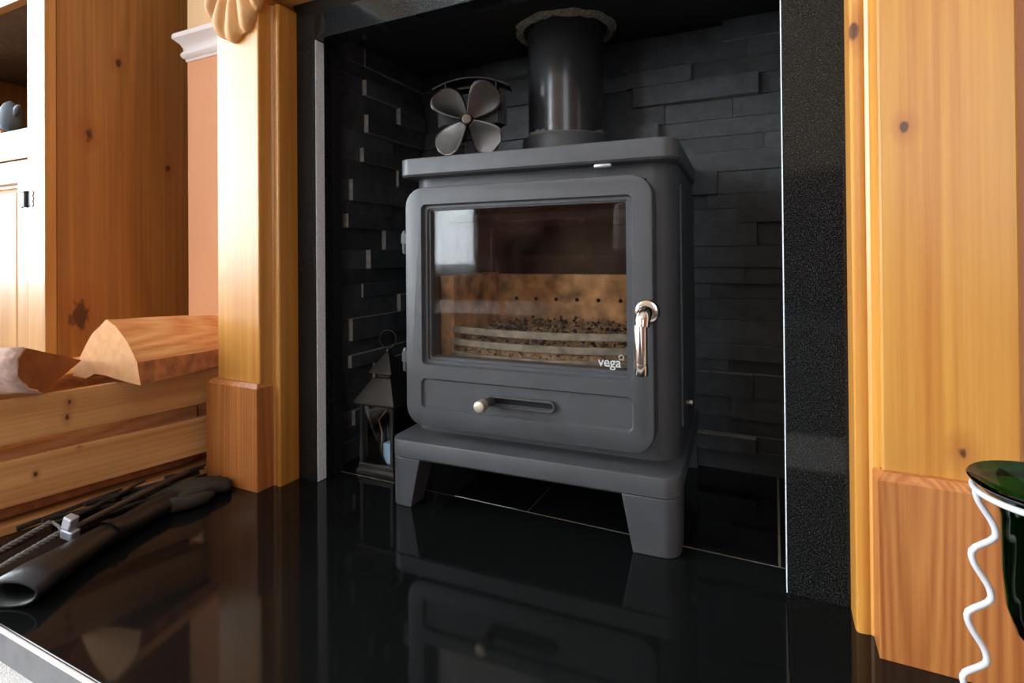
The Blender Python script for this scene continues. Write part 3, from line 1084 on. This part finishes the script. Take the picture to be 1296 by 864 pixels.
# ================================================================== LANTERN
lt = thing('lantern', 'small dark metal lantern with ring handle tucked between stove and slate wall', 'lantern', (-0.6415, 0.7985, 0), 0.03)
LM = M['lantern']
hw = 0.036
mb = MB()
mb.stack([[(sx_ * w, sy_ * w, z) for sx_, sy_ in ((-1, -1), (1, -1), (1, 1), (-1, 1))] for z, w in ((0, 0.041), (0.006, 0.041), (0.010, 0.038), (0.018, 0.038))])
st(mb, 'base', LM, lt, bevel=0.0008)
for sx_ in (-1, 1):
    for sy_ in (-1, 1):
        cxp, cyp = sx_ * (hw - 0.003), sy_ * (hw - 0.003)
        st(MB().box(cxp - 0.003, cxp + 0.003, cyp - 0.003, cyp + 0.003, 0.018, 0.124), 'corner_post', LM, lt)
for k in range(4):
    mb = MB().box(-hw + 0.006, hw - 0.006, -hw + 0.0015, -hw + 0.003, 0.018, 0.124)
    o = st(mb, 'pane', M['glass'], lt)
    o.rotation_euler = (0, 0, k * PI / 2)
mb = MB()
mb.stack([[(sx_ * w, sy_ * w, z) for sx_, sy_ in ((-1, -1), (1, -1), (1, 1), (-1, 1))] for z, w in ((0.122, 0.040), (0.125, 0.0445), (0.128, 0.0445), (0.168, 0.019))])
st(mb, 'roof', LM, lt, bevel=0.0006)
mb = MB()
mb.stack([[(sx_ * w, sy_ * w, z) for sx_, sy_ in ((-1, -1), (1, -1), (1, 1), (-1, 1))] for z, w in ((0.168, 0.014), (0.176, 0.014), (0.177, 0.025), (0.179, 0.025), (0.212, 0.003))])
st(mb, 'roof_cap', LM, lt, bevel=0.0005)
mb = MB()
mb.lathe([(0.001, 0.211), (0.004, 0.2125), (0.0045, 0.216), (0.003, 0.2195), (0.001, 0.2205)], (0, 0, 0), 14)
st(mb, 'finial', LM, lt, smooth=50)
mb = MB()
rc = 0.0165
mb.tube([(rc * math.cos(a) * 0.95, rc * math.cos(a) * 0.25, 0.2365 + rc * math.sin(a)) for a in [2 * PI * k / 28 for k in range(29)]], 0.0011, 8, caps=False)
st(mb, 'ring_handle', LM, lt, smooth=60)
# what stands inside the lantern
cd = MB()
cd.box(-0.011, 0.016, -0.024, 0.006, 0, 0.036)
cd_o = cd.build('glint', M['glint'], None, bevel=0.001, loc=(-0.6235, 0.7985, 0.0181))  # pale block put in for the bright blue reflection in the lantern glass
tag(cd_o, 'pale blue block painted as a bright reflection in the lantern glass', 'glint')
for k, pts in enumerate((((-0.012, -0.02, 0.0), (-0.024, -0.022, 0.035), (-0.026, -0.022, 0.06), (-0.022, -0.020, 0.088)),
                         ((-0.010, -0.015, 0.0), (0.0, -0.022, 0.04), (-0.012, -0.024, 0.07), (-0.018, -0.022, 0.085)),
                         ((0.0, -0.010, 0.0), (0.012, -0.018, 0.05), (0.006, -0.020, 0.075), (0.02, -0.016, 0.092)))):
    mb = MB()
    mb.tube([(x - 0.012, y + 0.0, z) for x, y, z in pts], 0.0011, 6)
    o = mb.build('dried_stem', M['straw'], None, smooth=60, loc=(-0.6415, 0.7985, 0.0181))
    tag(o, ('dry stem bending to the left pane inside the lantern', 'dry stem looping across the middle of the lantern', 'dry stem leaning to the right post inside the lantern')[k], 'dried stem', 'dried stems in the lantern')

# ================================================================== LOG CRATE
CA = R(11.3)
crate = thing('log_crate', 'slatted pine log crate beside the left pilaster', 'crate', (-0.979, 0.371, 0), -CA)
# local frame: +y runs back along the planks, -x to the left
CY0, CY1, CW = -0.075, 0.330, 0.190
CR = M['crate']
for xs_ in (0, 1):
    xa, xb = (-0.012, 0.0) if xs_ == 0 else (-CW, -CW + 0.012)
    for z0, z1, in ((0.0, 0.0125), (0.0385, 0.1025), (0.1270, 0.1895)):
        st(MB().box(xa, xb, CY0, CY1, z0, z1), 'slat', CR, crate, bevel=0.0012)
for ys_ in (0, 1):
    ya, yb_ = (CY0 - 0.012, CY0) if ys_ == 0 else (CY1 - 0.0, CY1 + 0.012)
    for z0, z1, in ((0.0, 0.0125), (0.0385, 0.1025), (0.1270, 0.1895)):
        st(MB().box(-CW, 0, ya, yb_, z0, z1), 'slat', M['crate_x'], crate, bevel=0.0012)
for px_ in (-0.012 - 0.014, -CW + 0.012):
    for py_ in (CY0, CY1 - 0.014):
        st(MB().box(px_, px_ + 0.014, py_, py_ + 0.014, 0.0, 0.187), 'corner_post', CR, crate)
for k in range(4):
    x0 = -CW + 0.014 + k * 0.042
    st(MB().box(x0, x0 + 0.036, CY0 + 0.001, CY1 - 0.001, 0.003, 0.0100), 'base_slat', CR, crate)


def log(name, sec, mats, a, b, label, group, wob=0.004, n=12, seed=1, taper=0.0):
    """split log: cross-section pts (u, w, material) swept from a to b; u is sideways, w is up"""
    a, b = Vector(a), Vector(b)
    d = (b - a).normalized()
    side = Vector((d.y, -d.x, 0)).normalized()
    upv = side.cross(d)
    mbs = {}
    rng_ = random.Random(seed)
    loops = []
    L = (b - a).length
    # densify section
    ss = []
    for k in range(len(sec)):
        p, q_ = sec[k], sec[(k + 1) % len(sec)]
        m_ = max(1, int(math.hypot(q_[0] - p[0], q_[1] - p[1]) / 0.008))
        for j in range(m_):
            t = j / m_
            ss.append((p[0] + (q_[0] - p[0]) * t, p[1] + (q_[1] - p[1]) * t, p[2]))
    for i in range(n + 1):
        t = i / n
        row = []
        for k, (u_, w_, mi) in enumerate(ss):
            p = a + d * (L * t) + side * u_ * (1 - 0.06 * t) + upv * w_ * (1 - taper * t)
            nz = noise.noise_vector((u_ * 26 + seed, w_ * 26, t * 1.6)) * wob
            nz2 = noise.noise_vector((u_ * 120 + seed, w_ * 120, t * 4)) * (wob * 0.35)
            if i in (0, n):
                nz = nz * 0.4
                nz2 = nz2 * 0.3
            row.append(p + nz + nz2)
        loops.append(row)
    N = len(ss)
    body_ = MB()
    vs = [tuple(p - a) for row in loops for p in row]
    fs, mi = [], []
    bark_f = []
    for i in range(n):
        for k in range(N):
            f = (i * N + k, i * N + (k + 1) % N, (i + 1) * N + (k + 1) % N, (i + 1) * N + k)
            if ss[k][2] == 9:
                bark_f.append(f)
            fs.append(f)
            mi.append(0 if ss[k][2] == 9 else ss[k][2])
    fs.append(tuple(range(N)))
    mi.append(len(mats) - 2)
    fs.append(tuple(n * N + k for k in range(N - 1, -1, -1)))
    mi.append(len(mats) - 2)
    body_.v, body_.f, body_.mi = vs, fs, mi
    o = body_.build(name, mats[:-1], None, smooth=40, loc=tuple(a))
    tag(o, label, 'log', group)
    if bark_f:
        used = sorted({i for f in bark_f for i in f})
        mp_ = {u_: i for i, u_ in enumerate(used)}
        bk = MB()
        cen = Vector((0, 0, 0))
        bk.add([vs[i] for i in used], [tuple(mp_[i] for i in f) for f in bark_f])
        bo = bk.build('bark', mats[-1], o, smooth=60)
        sd = bo.modifiers.new('thick', 'SOLIDIFY')
        sd.thickness = 0.004
        sd.offset = 0
    return o


LG = 'split logs in the crate'
# the big quarter log resting across the rails: section from its end face (x offset from -0.97, height from 0.19)
sec = [(-0.0005, 0.0998, 0), (0.0209, 0.0902, 0), (0.0475, 0.064, 0), (0.0705, 0.0349, 1), (0.0772, -0.001, 1), (0.0353, 0.0030, 1),
       (-0.001, 0.0095, 1), (-0.0259, 0.0108, 1), (-0.0451, 0.002, 0), (-0.0765, 0.0035, 0), (-0.0711, 0.0198, 0), (-0.0546, 0.0465, 0), (-0.0319, 0.0768, 0)]
log('split_log', sec, [M['log_split'], M['bark_dark'], M['log_end'], M['bark_dark']], (-0.970, 0.500, 0.1915), (-0.998, 0.722, 0.1880),
    'large pale quarter-split log lying across the crate rail', LG, 0.0035, 22, 3, taper=0.16)
# pale-barked half log at the frame edge, its brown cut end facing the stove
sec = [(-0.066, 0.0725, 0), (0.062, 0.031, 0), (-0.030, 0.001, 9), (-0.058, 0.012, 9), (-0.078, 0.035, 9), (-0.080, 0.058, 9)]
log('split_log', sec, [M['log_brown'], M['log_brown'], M['bark_pale']], (-0.985, 0.440, 0.1925), (-1.120, 0.345, 0.1925),
    'pale-barked split log with a brown triangular cut end', LG, 0.002, 8, 5)
sec = [(0.018, 0.0, 9), (0.018, 0.022, 0), (0.0, 0.046, 0), (-0.017, 0.03, 9), (-0.018, 0.004, 9)]
log('split_log', sec, [M['log_split'], M['log_end'], M['bark_dark']], (-1.092, 0.455, 0.1740), (-1.090, 0.600, 0.1740),
    'log half hidden behind the large quarter-split log', LG, 0.003, 10, 8)
# logs lying lower, seen through the gap between the slats
for k, (a, b, lb) in enumerate((((-1.040, 0.330, 0.012), (-0.985, 0.660, 0.012), 'lowest log behind the bottom slat gap of the crate'),
                                ((-1.105, 0.350, 0.012), (-1.055, 0.660, 0.012), 'log low down at the far side of the crate'),
                                ((-1.055, 0.335, 0.080), (-1.000, 0.660, 0.080), 'log seen through the upper slat gap of the crate'),
                                ((-1.120, 0.360, 0.090), (-1.070, 0.655, 0.090), 'log behind the one at the upper slat gap'))):
    sec = [(0.026, 0.004, 9), (0.027, 0.036, 9), (0.010, 0.060, 0), (-0.025, 0.050, 0), (-0.026, 0.006, 0)]
    if k == 2:
        sec = [(p[0], p[1], 0) for p in sec]
    log('split_log', sec, [M['log_brown'] if k != 2 else M['log_split'], M['log_end'], M['bark_dark']], a, b, lb, LG, 0.003, 8, 20 + k)

# ================================================================== BITS LYING ON THE HEARTH BESIDE THE CRATE
# black leather gauntlet: an open cuff tube narrowing to the hand
ga = thing('fire_gauntlet', 'long black leather fire gauntlet with olive palm lying along the crate', 'glove', (-0.83, 0.45, 0))
g0 = Vector((-0.83, 0.45, 0))
path = [((-0.772, 0.300), 0.034, 0.032), ((-0.790, 0.340), 0.030, 0.030), ((-0.808, 0.385), 0.024, 0.027), ((-0.820, 0.425), 0.021, 0.028),
        ((-0.831, 0.462), 0.021, 0.026), ((-0.842, 0.50), 0.023, 0.026), ((-0.853, 0.535), 0.022, 0.024)]
loops = []
for i, ((x, y), w, h) in enumerate(path):
    d = Vector((path[min(i + 1, 6)][0][0] - path[max(i - 1, 0)][0][0], path[min(i + 1, 6)][0][1] - path[max(i - 1, 0)][0][1], 0)).normalized()
    sd_ = Vector((d.y, -d.x, 0))
    L = []
    for k in range(20):
        a = 2 * PI * k / 20
        p = Vector((x, y, h * 0.5)) + sd_ * (w * math.cos(a)) + Vector((0, 0, h * 0.5 * math.sin(a)))
        p += Vector((0, 0, 1)) * max(0, 0.003 * noise.noise((x * 60, y * 60, a)))
        L.append(p - g0)
    loops.append(L)
mb = MB()
mb.stack(loops, False, True)
o = st(mb, 'cuff', M['leather'], ga, smooth=60)
sd = o.modifiers.new('thick', 'SOLIDIFY')
sd.thickness = 0.0035
sd.offset = -1
# band round the wrist
mb = MB()
loops = []
for (x, y), w, h in (((-0.8195, 0.423), 0.0232, 0.031), ((-0.8225, 0.433), 0.0232, 0.031)):
    sd_ = Vector((0.958, 0.287, 0))
    loops.append([Vector((x, y, h * 0.5)) + sd_ * (w * math.cos(a)) + Vector((0, 0, h * 0.5 * math.sin(a))) - g0 for a in [2 * PI * k / 20 for k in range(20)]])
mb.stack(loops, False, False)
o = st(mb, 'wrist_band', M['leather'], ga, smooth=60)
# fingers, limp
for k, (ang, ln, off) in enumerate(((0.12, 0.075, -0.020), (0.02, 0.085, -0.008), (-0.10, 0.082, 0.004), (-0.22, 0.068, 0.015))):
    base = Vector((-0.853, 0.535, 0.011)) + Vector((0.95, 0.28, 0)) * off
    dirv = Vector((-0.28 + 0.55 * (-ang) + 0.30, 0.95, 0)).normalized()
    pts = [base - dirv * 0.015, base + dirv * ln * 0.3 + Vector((0, 0, 0.003)), base + dirv * ln * 0.65 + Vector((0.004, 0, 0.004)), base + dirv * ln * 0.92 + Vector((0.01, 0, 0.0)), base + dirv * ln + Vector((0.014, 0, -0.002))]
    mb = MB()
    mb.tube([p - g0 for p in pts], [0.0105, 0.0105, 0.0100, 0.0085, 0.004], 12)
    st(mb, 'finger', M['olive'], ga, smooth=60)
mb = MB()
pts = [Vector((-0.842, 0.505, 0.012)), Vector((-0.818, 0.535, 0.012)), Vector((-0.812, 0.560, 0.011)), Vector((-0.815, 0.575, 0.010))]
mb.tube([p - g0 for p in pts], [0.011, 0.0105, 0.009, 0.004], 12)
st(mb, 'thumb', M['olive'], ga, smooth=60)

# iron poker leaning along the glove
pk = thing('fire_poker', 'thin dull iron poker lying between glove and crate', 'poker', (-0.87, 0.50, 0))
p0 = Vector((-0.87, 0.50, 0))
mb = MB()
mb.tube([Vector(p) - p0 for p in ((-0.846, 0.400, 0.030), (-0.872, 0.500, 0.030), (-0.895, 0.585, 0.028), (-0.900, 0.605, 0.026))], 0.0042, 10)
st(mb, 'shaft', M['poker'], pk, smooth=50)
mb = MB()
mb.tube([Vector(p) - p0 for p in ((-0.872, 0.497, 0.030), (-0.884, 0.512, 0.026), (-0.890, 0.520, 0.014), (-0.891, 0.521, 0.002))], [0.004, 0.0042, 0.0038, 0.002], 10)
st(mb, 'hook', M['poker'], pk, smooth=50)

# carrying strap: two braided cords caught in a metal clasp
sp_ = thing('carrying_strap', 'pair of grey braided cords with a silver metal clasp by the glove', 'strap', (-0.87, 0.37, 0))
p0 = Vector((-0.87, 0.37, 0))


def braid(p, q_, r_=0.0026):
    p, q_ = Vector(p), Vector(q_)
    n = 60
    mb = MB()
    d = (q_ - p).normalized()
    s1 = d.cross(Vector((0, 0, 1))).normalized()
    s2 = d.cross(s1)
    for ph in range(3):
        pts = []
        for k in range(n + 1):
            t = k / n
            a = t * 34 + ph * 2 * PI / 3
            pts.append(p + (q_ - p) * t + s1 * (r_ * math.cos(a)) + s2 * (r_ * 0.8 * math.sin(a)) - p0)
        mb.tube(pts, r_ * 0.62, 5)
    return st(mb, 'braided_cord', M['braid'], sp_, smooth=60)


braid((-0.843, 0.292, 0.012), (-0.868, 0.393, 0.022))
braid((-0.878, 0.292, 0.014), (-0.912, 0.400, 0.022))
mb = MB()
mb.box(-0.010, 0.010, -0.006, 0.007, 0.0, 0.013)
mb.stack([[(x, y, z) for x, y in ((-0.012, -0.005 + k), (0.004, -0.007 + k), (0.004, 0.006 + k), (-0.012, 0.006 + k))] for z, k in ((0.013, 0.001), (0.022, 0.003), (0.028, 0.004))])
o = st(mb, 'clasp', M['clasp'], sp_, bevel=0.002, seg=3)
o.location = Vector((-0.852, 0.395, 0.016)) - p0
o.rotation_euler = (0.1, 0.2, 0.25)
mb = MB()
mb.tube([Vector(p) - p0 for p in ((-0.868, 0.395, 0.020), (-0.890, 0.400, 0.021), (-0.912, 0.402, 0.022))], 0.002, 6)
st(mb, 'cross_cord', M['braid'], sp_, smooth=60)
# flat dark leather band under the cords
mb = MB()
mb.stack([[(x - 0.035, y, 0.001), (x + 0.028, y, 0.001), (x + 0.028, y, 0.009), (x - 0.035, y, 0.009)] for x, y in ((-0.855 + 0.87, 0.288 - 0.37), (-0.866 + 0.87, 0.34 - 0.37), (-0.882 + 0.87, 0.40 - 0.37))])
st(mb, 'leather_band', M['leather'], sp_, bevel=0.002)

# thin dark twigs behind the glove, along the foot of the crate
tw = random.Random(5)
tl = ('longest dark twig along the foot of the crate', 'forked dark twig resting against the poker', 'short dark twig near the plinth block',
      'thin dark twig lowest beneath the crate slat', 'dark twig crossing over the other twigs', 'bent dark twig beside the olive glove fingers')
tp = (((-0.945, 0.43, 0.006), (-0.930, 0.52, 0.010), (-0.905, 0.615, 0.006)), ((-0.925, 0.41, 0.012), (-0.912, 0.47, 0.020), (-0.918, 0.53, 0.030)),
      ((-0.915, 0.56, 0.022), (-0.905, 0.60, 0.022), (-0.895, 0.615, 0.024)), ((-0.953, 0.42, 0.004), (-0.935, 0.50, 0.004), (-0.915, 0.60, 0.004)),
      ((-0.930, 0.45, 0.022), (-0.915, 0.53, 0.022), (-0.906, 0.60, 0.014)), ((-0.885, 0.54, 0.010), (-0.880, 0.58, 0.016), (-0.872, 0.615, 0.012)))
tl += ('straight dark twig ending beside the plinth block', 'short dark twig nearest the silver clasp', 'dark twig lying flat under the poker',
       'dark twig propped up at the near end of the bundle', 'highest dark twig above the olive glove fingers', 'dark twig behind the others at the plinth end',
       'thin dark twig hidden between poker and glove wrist')
tp += (((-0.940, 0.46, 0.016), (-0.922, 0.53, 0.018), (-0.903, 0.610, 0.018)), ((-0.935, 0.40, 0.020), (-0.925, 0.46, 0.012), (-0.905, 0.52, 0.010)),
       ((-0.920, 0.47, 0.006), (-0.905, 0.54, 0.010), (-0.895, 0.610, 0.008)), ((-0.955, 0.38, 0.012), (-0.938, 0.45, 0.020), (-0.926, 0.50, 0.026)),
       ((-0.905, 0.49, 0.016), (-0.900, 0.55, 0.028), (-0.890, 0.615, 0.030)), ((-0.945, 0.50, 0.010), (-0.922, 0.56, 0.012), (-0.908, 0.615, 0.012)),
       ((-0.900, 0.45, 0.008), (-0.893, 0.52, 0.008), (-0.883, 0.600, 0.006)))
for k, pts in enumerate(tp):
    a = Vector(pts[0])
    q_ = []
    for i in range(9):
        t = i / 8
        p = Vector(pts[0]) * (1 - t) ** 2 + 2 * Vector(pts[1]) * t * (1 - t) + Vector(pts[2]) * t * t
        q_.append(p - a + Vector((tw.uniform(-.001, .001), 0, tw.uniform(-.0005, .001))))
    mb = MB()
    mb.tube(q_, [0.0038 - 0.0018 * i / 8 for i in range(9)], 7)
    o = mb.build('twig', M['twig'], None, smooth=60, loc=tuple(a))
    tag(o, tl[k], 'twig', 'dark twigs at the foot of the crate')

# ================================================================== CABINET IN THE ALCOVE
CX, CF, CB = -1.25, 0.541, 1.10
cab = thing('pine_cabinet', 'tall pine cabinet with open display niche left of the fireplace', 'cabinet', (CX - 0.4, CF + 0.25, FZ))
c0 = Vector((CX - 0.4, CF + 0.25, FZ))


def cb(name, mat, x0, x1, y0, y1, z0, z1, parent=cab, bevel=0.0015):
    return MB().box(x0 - c0.x, x1 - c0.x, y0 - c0.y, y1 - c0.y, z0 - c0.z, z1 - c0.z).build(name, mat, parent, bevel=bevel)


CW_ = 0.80
XW0, XW1 = CX - CW_, CX
cb('side_panel', M['cab_side'], XW1 - 0.019, XW1 - 0.002, CF + 0.0195, CB, FZ, 1.95)
cb('side_panel', M['cab_side'], XW0 + 0.002, XW0 + 0.019, CF + 0.0195, CB, FZ, 1.95)
cb('face_stile', M['cab_front'], XW1 - 0.0655, XW1, CF, CF + 0.019, FZ, 1.95)
cb('face_stile', M['cab_front'], XW0, XW0 + 0.0655, CF, CF + 0.019, FZ, 1.95)
cb('face_rail', M['cab_rail'], XW0 + 0.066, XW1 - 0.066, CF + 0.0005, CF + 0.019, 0.588, 0.6475)
cb('face_rail', M['cab_rail'], XW0 + 0.066, XW1 - 0.066, CF + 0.0005, CF + 0.019, 0.905, 0.945)
cb('face_rail', M['cab_rail'], XW0 + 0.066, XW1 - 0.066, CF + 0.0005, CF + 0.019, 1.86, 1.95)
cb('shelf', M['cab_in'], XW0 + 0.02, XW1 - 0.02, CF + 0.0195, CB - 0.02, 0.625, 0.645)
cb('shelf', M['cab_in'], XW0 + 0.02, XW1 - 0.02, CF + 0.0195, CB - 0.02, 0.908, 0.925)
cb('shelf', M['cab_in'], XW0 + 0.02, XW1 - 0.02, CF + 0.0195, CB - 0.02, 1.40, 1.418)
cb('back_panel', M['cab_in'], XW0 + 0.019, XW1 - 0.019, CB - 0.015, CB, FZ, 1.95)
cb('top_board', M['cab_rail'], XW0 - 0.02, XW1 + 0.02, CF - 0.02, CB, 1.95, 1.98)
xm = (XW0 + XW1) / 2
for side in (1, -1):
    x0, x1 = (xm + 0.001, XW1 - 0.067) if side > 0 else (XW0 + 0.067, xm - 0.001)
    z0, z1 = 0.02, 0.5855
    d_ = MB()
    for p in ((x0, x0 + 0.04, z0, z1), (x1 - 0.04, x1, z0, z1), (x0 + 0.04, x1 - 0.04, z0, z0 + 0.045), (x0 + 0.04, x1 - 0.04, z1 - 0.045, z1)):
        d_.box(p[0] - c0.x, p[1] - c0.x, CF + 0.001 - c0.y, CF + 0.019 - c0.y, p[2] - c0.z, p[3] - c0.z)
    dr_ = d_.build('cabinet_door', M['cab_front'], cab, bevel=0.0015)
    a0, a1, b0, b1 = x0 + 0.040, x1 - 0.040, z0 + 0.045, z1 - 0.045
    mb = MB()
    L = []
    for y, i in ((CF + 0.016, 0.0), (CF + 0.013, 0.0), (CF + 0.013, 0.006), (CF + 0.0065, 0.018), (CF + 0.006, 0.020)):
        L.append([(x - c0.x, y - c0.y, z - c0.z) for x, z in ((a0 + i, b0 + i), (a1 - i, b0 + i), (a1 - i, b1 - i), (a0 + i, b1 - i))])
    mb.stack(L)
    mb.build('raised_panel', M['cab_front'], dr_)
    hx_ = x1 + 0.0005 if side > 0 else x0 - 0.0005
    for zh in (0.506, 0.10):
        mb = MB()
        for s_ in (-1, 1):
            pts = [(0.001, 0.013), (0.006, 0.010), (0.010, 0.013), (0.013, 0.009), (0.011, 0.004), (0.013, 0.0), (0.011, -0.004), (0.013, -0.009), (0.010, -0.013), (0.006, -0.010), (0.001, -0.013)]
            Lh = [[(hx_ + s_ * a * 2.1 - c0.x, y - c0.y, zh + b * 1.25 - c0.z) for a, b in pts] for y in (CF + 0.0008, CF - 0.0012)]
            mb.stack(Lh)
        mb.lathe([(0.0050, zh - 0.016 - c0.z), (0.0050, zh + 0.016 - c0.z)], (hx_ - c0.x, CF - 0.001 - c0.y, 0), 12)
        tag(mb.build('hinge', M['hinge'], dr_, smooth=40), 'dark butterfly hinge')
    kn = MB()
    kx_ = (x0 + 0.02 if side > 0 else x1 - 0.02)
    kn.lathe([(0.006, CF + 0.001 - c0.y), (0.006, CF - 0.008 - c0.y), (0.014, CF - 0.014 - c0.y), (0.012, CF - 0.022 - c0.y)], (kx_ - c0.x, 0, 0.38 - c0.z), 18, 'Y')
    kn.build('knob', M['cab_front'], dr_, smooth=50)

# figurine on the niche shelf: small pewter bird on a dish with amber stones
fg = thing('figurine', 'small blue-grey pewter bird figurine on the cabinet shelf', 'figurine', (-1.507, 0.590, 0.6455))
fg.scale = (1.35, 1.35, 1.45)
mb = MB()
mb.lathe([(0.012, 0.0), (0.026, 0.004), (0.030, 0.010), (0.026, 0.014), (0.010, 0.016)], (0, 0, 0), 24)
st(mb, 'dish', M['pewter'], fg, smooth=50)
mb = MB()
mb.lathe([(0.003, 0.014), (0.013, 0.020), (0.017, 0.032), (0.014, 0.048), (0.008, 0.058), (0.002, 0.062)], (0.0, 0, 0), 20)
st(mb, 'bird_body', M['pewter'], fg, smooth=60)
mb = MB()
mb.tube([(0.004, 0, 0.036), (0.016, 0, 0.040), (0.022, 0, 0.048), (0.028, 0, 0.053)], [0.004, 0.003, 0.005, 0.002], 10)
st(mb, 'wing_tip', M['pewter'], fg, smooth=60)
mb = MB()
for k in range(4):
    mb.lathe([(0.001, 0.0), (0.005, 0.004), (0.004, 0.009), (0.001, 0.012)], (0.014 + k * 0.006, -0.028 + 0.002 * k, 0), 7)
tag(st(mb, 'amber_stone', M['copper_glass'], fg), 'row of small amber stones')

# ================================================================== GREEN VASE IN A WHITE WIRE STAND
VC = Vector((0.1470, 0.425, 0))
vs_ = thing('wire_stand', 'white wire stand with wavy legs holding the green glass', 'stand', tuple(VC))
ZR = 0.2440
mb = MB()
mb.tube([(0.0372 * math.cos(a), 0.0372 * math.sin(a), ZR) for a in [2 * PI * k / 48 for k in range(49)]], 0.0019, 10, caps=False)
st(mb, 'ring', M['wire'], vs_, smooth=60)
for k in range(3):
    a0 = R(180 + 4 + 120 * k)
    tx, ty = -math.sin(a0), math.cos(a0)
    pts = []
    n = 90
    for i in range(n + 1):
        t = i / n
        z = ZR - t * (ZR - 0.0018)
        ph = ((ZR - z) / 0.0385) % 1.0
        wv = 0.5 - 0.5 * math.cos(PI * ph / 0.68) if ph < 0.68 else 0.5 + 0.5 * math.cos(PI * (ph - 0.68) / 0.32)
        rad = 0.0374 + 0.016 * t - 0.0112 * wv      # the wire swings in towards the glass and out again
        pts.append((rad * math.cos(a0), rad * math.sin(a0), z))
    mb = MB()
    mb.tube(pts, 0.0019, 10)
    st(mb, 'wavy_leg', M['wire'], vs_, smooth=60)
mb = MB()
prof = [(0.0025, 0.0), (0.012, 0.002), (0.0185, 0.010), (0.0225, 0.024), (0.0240, 0.045), (0.0250, 0.080), (0.0290, 0.0890), (0.0355, 0.0950), (0.0395, 0.0985),
        (0.0402, 0.1000), (0.0393, 0.1008), (0.0350, 0.0978), (0.0275, 0.0915), (0.0230, 0.0800), (0.0218, 0.045), (0.0205, 0.025), (0.0160, 0.0115), (0.009, 0.0055), (0.0015, 0.004)]
mb.lathe(prof, (0, 0, 0), 48)
gv = mb.build('glass_vase', M['green'], None, smooth=60, loc=(VC.x, VC.y, ZR - 0.0888 - 0.004))
tag(gv, 'deep green flared glass vase hanging in the wire stand', 'vase')

# ================================================================== SOFA ACROSS THE ROOM (seen only in the stove glass)
sf = thing('sofa', 'dark red sofa across the room reflected in the stove glass', 'sofa', (-0.42, -2.55, FZ), PI)
for nm, b_ in (('seat', (-0.95, 0.95, -0.45, 0.30, 0.16, 0.42)), ('backrest', (-0.95, 0.95, 0.22, 0.45, 0.42, 0.86)),
               ('armrest', (-1.13, -0.955, -0.45, 0.45, 0.16, 0.60)), ('armrest', (0.955, 1.13, -0.45, 0.45, 0.16, 0.60))):
    st(MB().box(*b_), nm, M['sofa'], sf, bevel=0.05, seg=4)
for sx_ in (-1.05, 1.05):
    for sy_ in (-0.38, 0.38):
        mb = MB()
        mb.lathe([(0.02, 0.0), (0.03, 0.16)], (sx_, sy_, 0), 12)
        st(mb, 'leg', M['plinth'], sf, smooth=50)
bounce_blocker = MB().box(-1.9, 1.5, -2.0, -0.05, 0, 0.012).build('bounce_blocker', M['bounce_blocker'], None, bevel=0.004, loc=(0, 0, FZ))  # unseen dark sheet, added to cut light bounced up from the carpet
tag(bounce_blocker, 'unseen dark sheet added on the carpet to cut bounced light', 'bounce_blocker')
cu_ = MB().box(-0.24, 0.24, -0.06, 0.06, 0, 0.40).build('cushion', M['cushion'], None, bevel=0.055, seg=4)
cu_.location = (-0.50, -2.62, FZ + 0.425)
cu_.rotation_euler = (R(10), 0, 0)
tag(cu_, 'pale cushion on the red sofa reflected in the stove glass', 'cushion')

# sheer curtain across the rear window
def sheer():
    s = NT('sheer_net_fabric')
    s.t.nodes.remove(s.b)
    tr = s.n('ShaderNodeBsdfTransparent')
    tl_ = s.n('ShaderNodeBsdfTranslucent')
    tl_.inputs[0].default_value = (0.82, 0.86, 0.9, 1)
    mx = s.n('ShaderNodeMixShader')
    mx.inputs[0].default_value = 0.62
    s.l(tr.outputs[0], mx.inputs[1])
    s.l(tl_.outputs[0], mx.inputs[2])
    s.l(mx.outputs[0], s.out.inputs['Surface'])
    return s.mat


mb = MB()
L = []
for z in (0.0, 0.8, 1.6, 2.5):
    L.append([(-0.42 + 0.84 * k / 80, 0.022 * math.sin(k * 0.62) + 0.008 * math.sin(k * 1.7), z) for k in range(81)])
mb.stack(L, False, False, closed=False)
cu2 = mb.build('net_curtain', sheer(), None, smooth=60, loc=(-2.5, -3.14, 0.08))
tag(cu2, 'pale net curtain at the rear window mirrored in the stove glass', 'curtain')
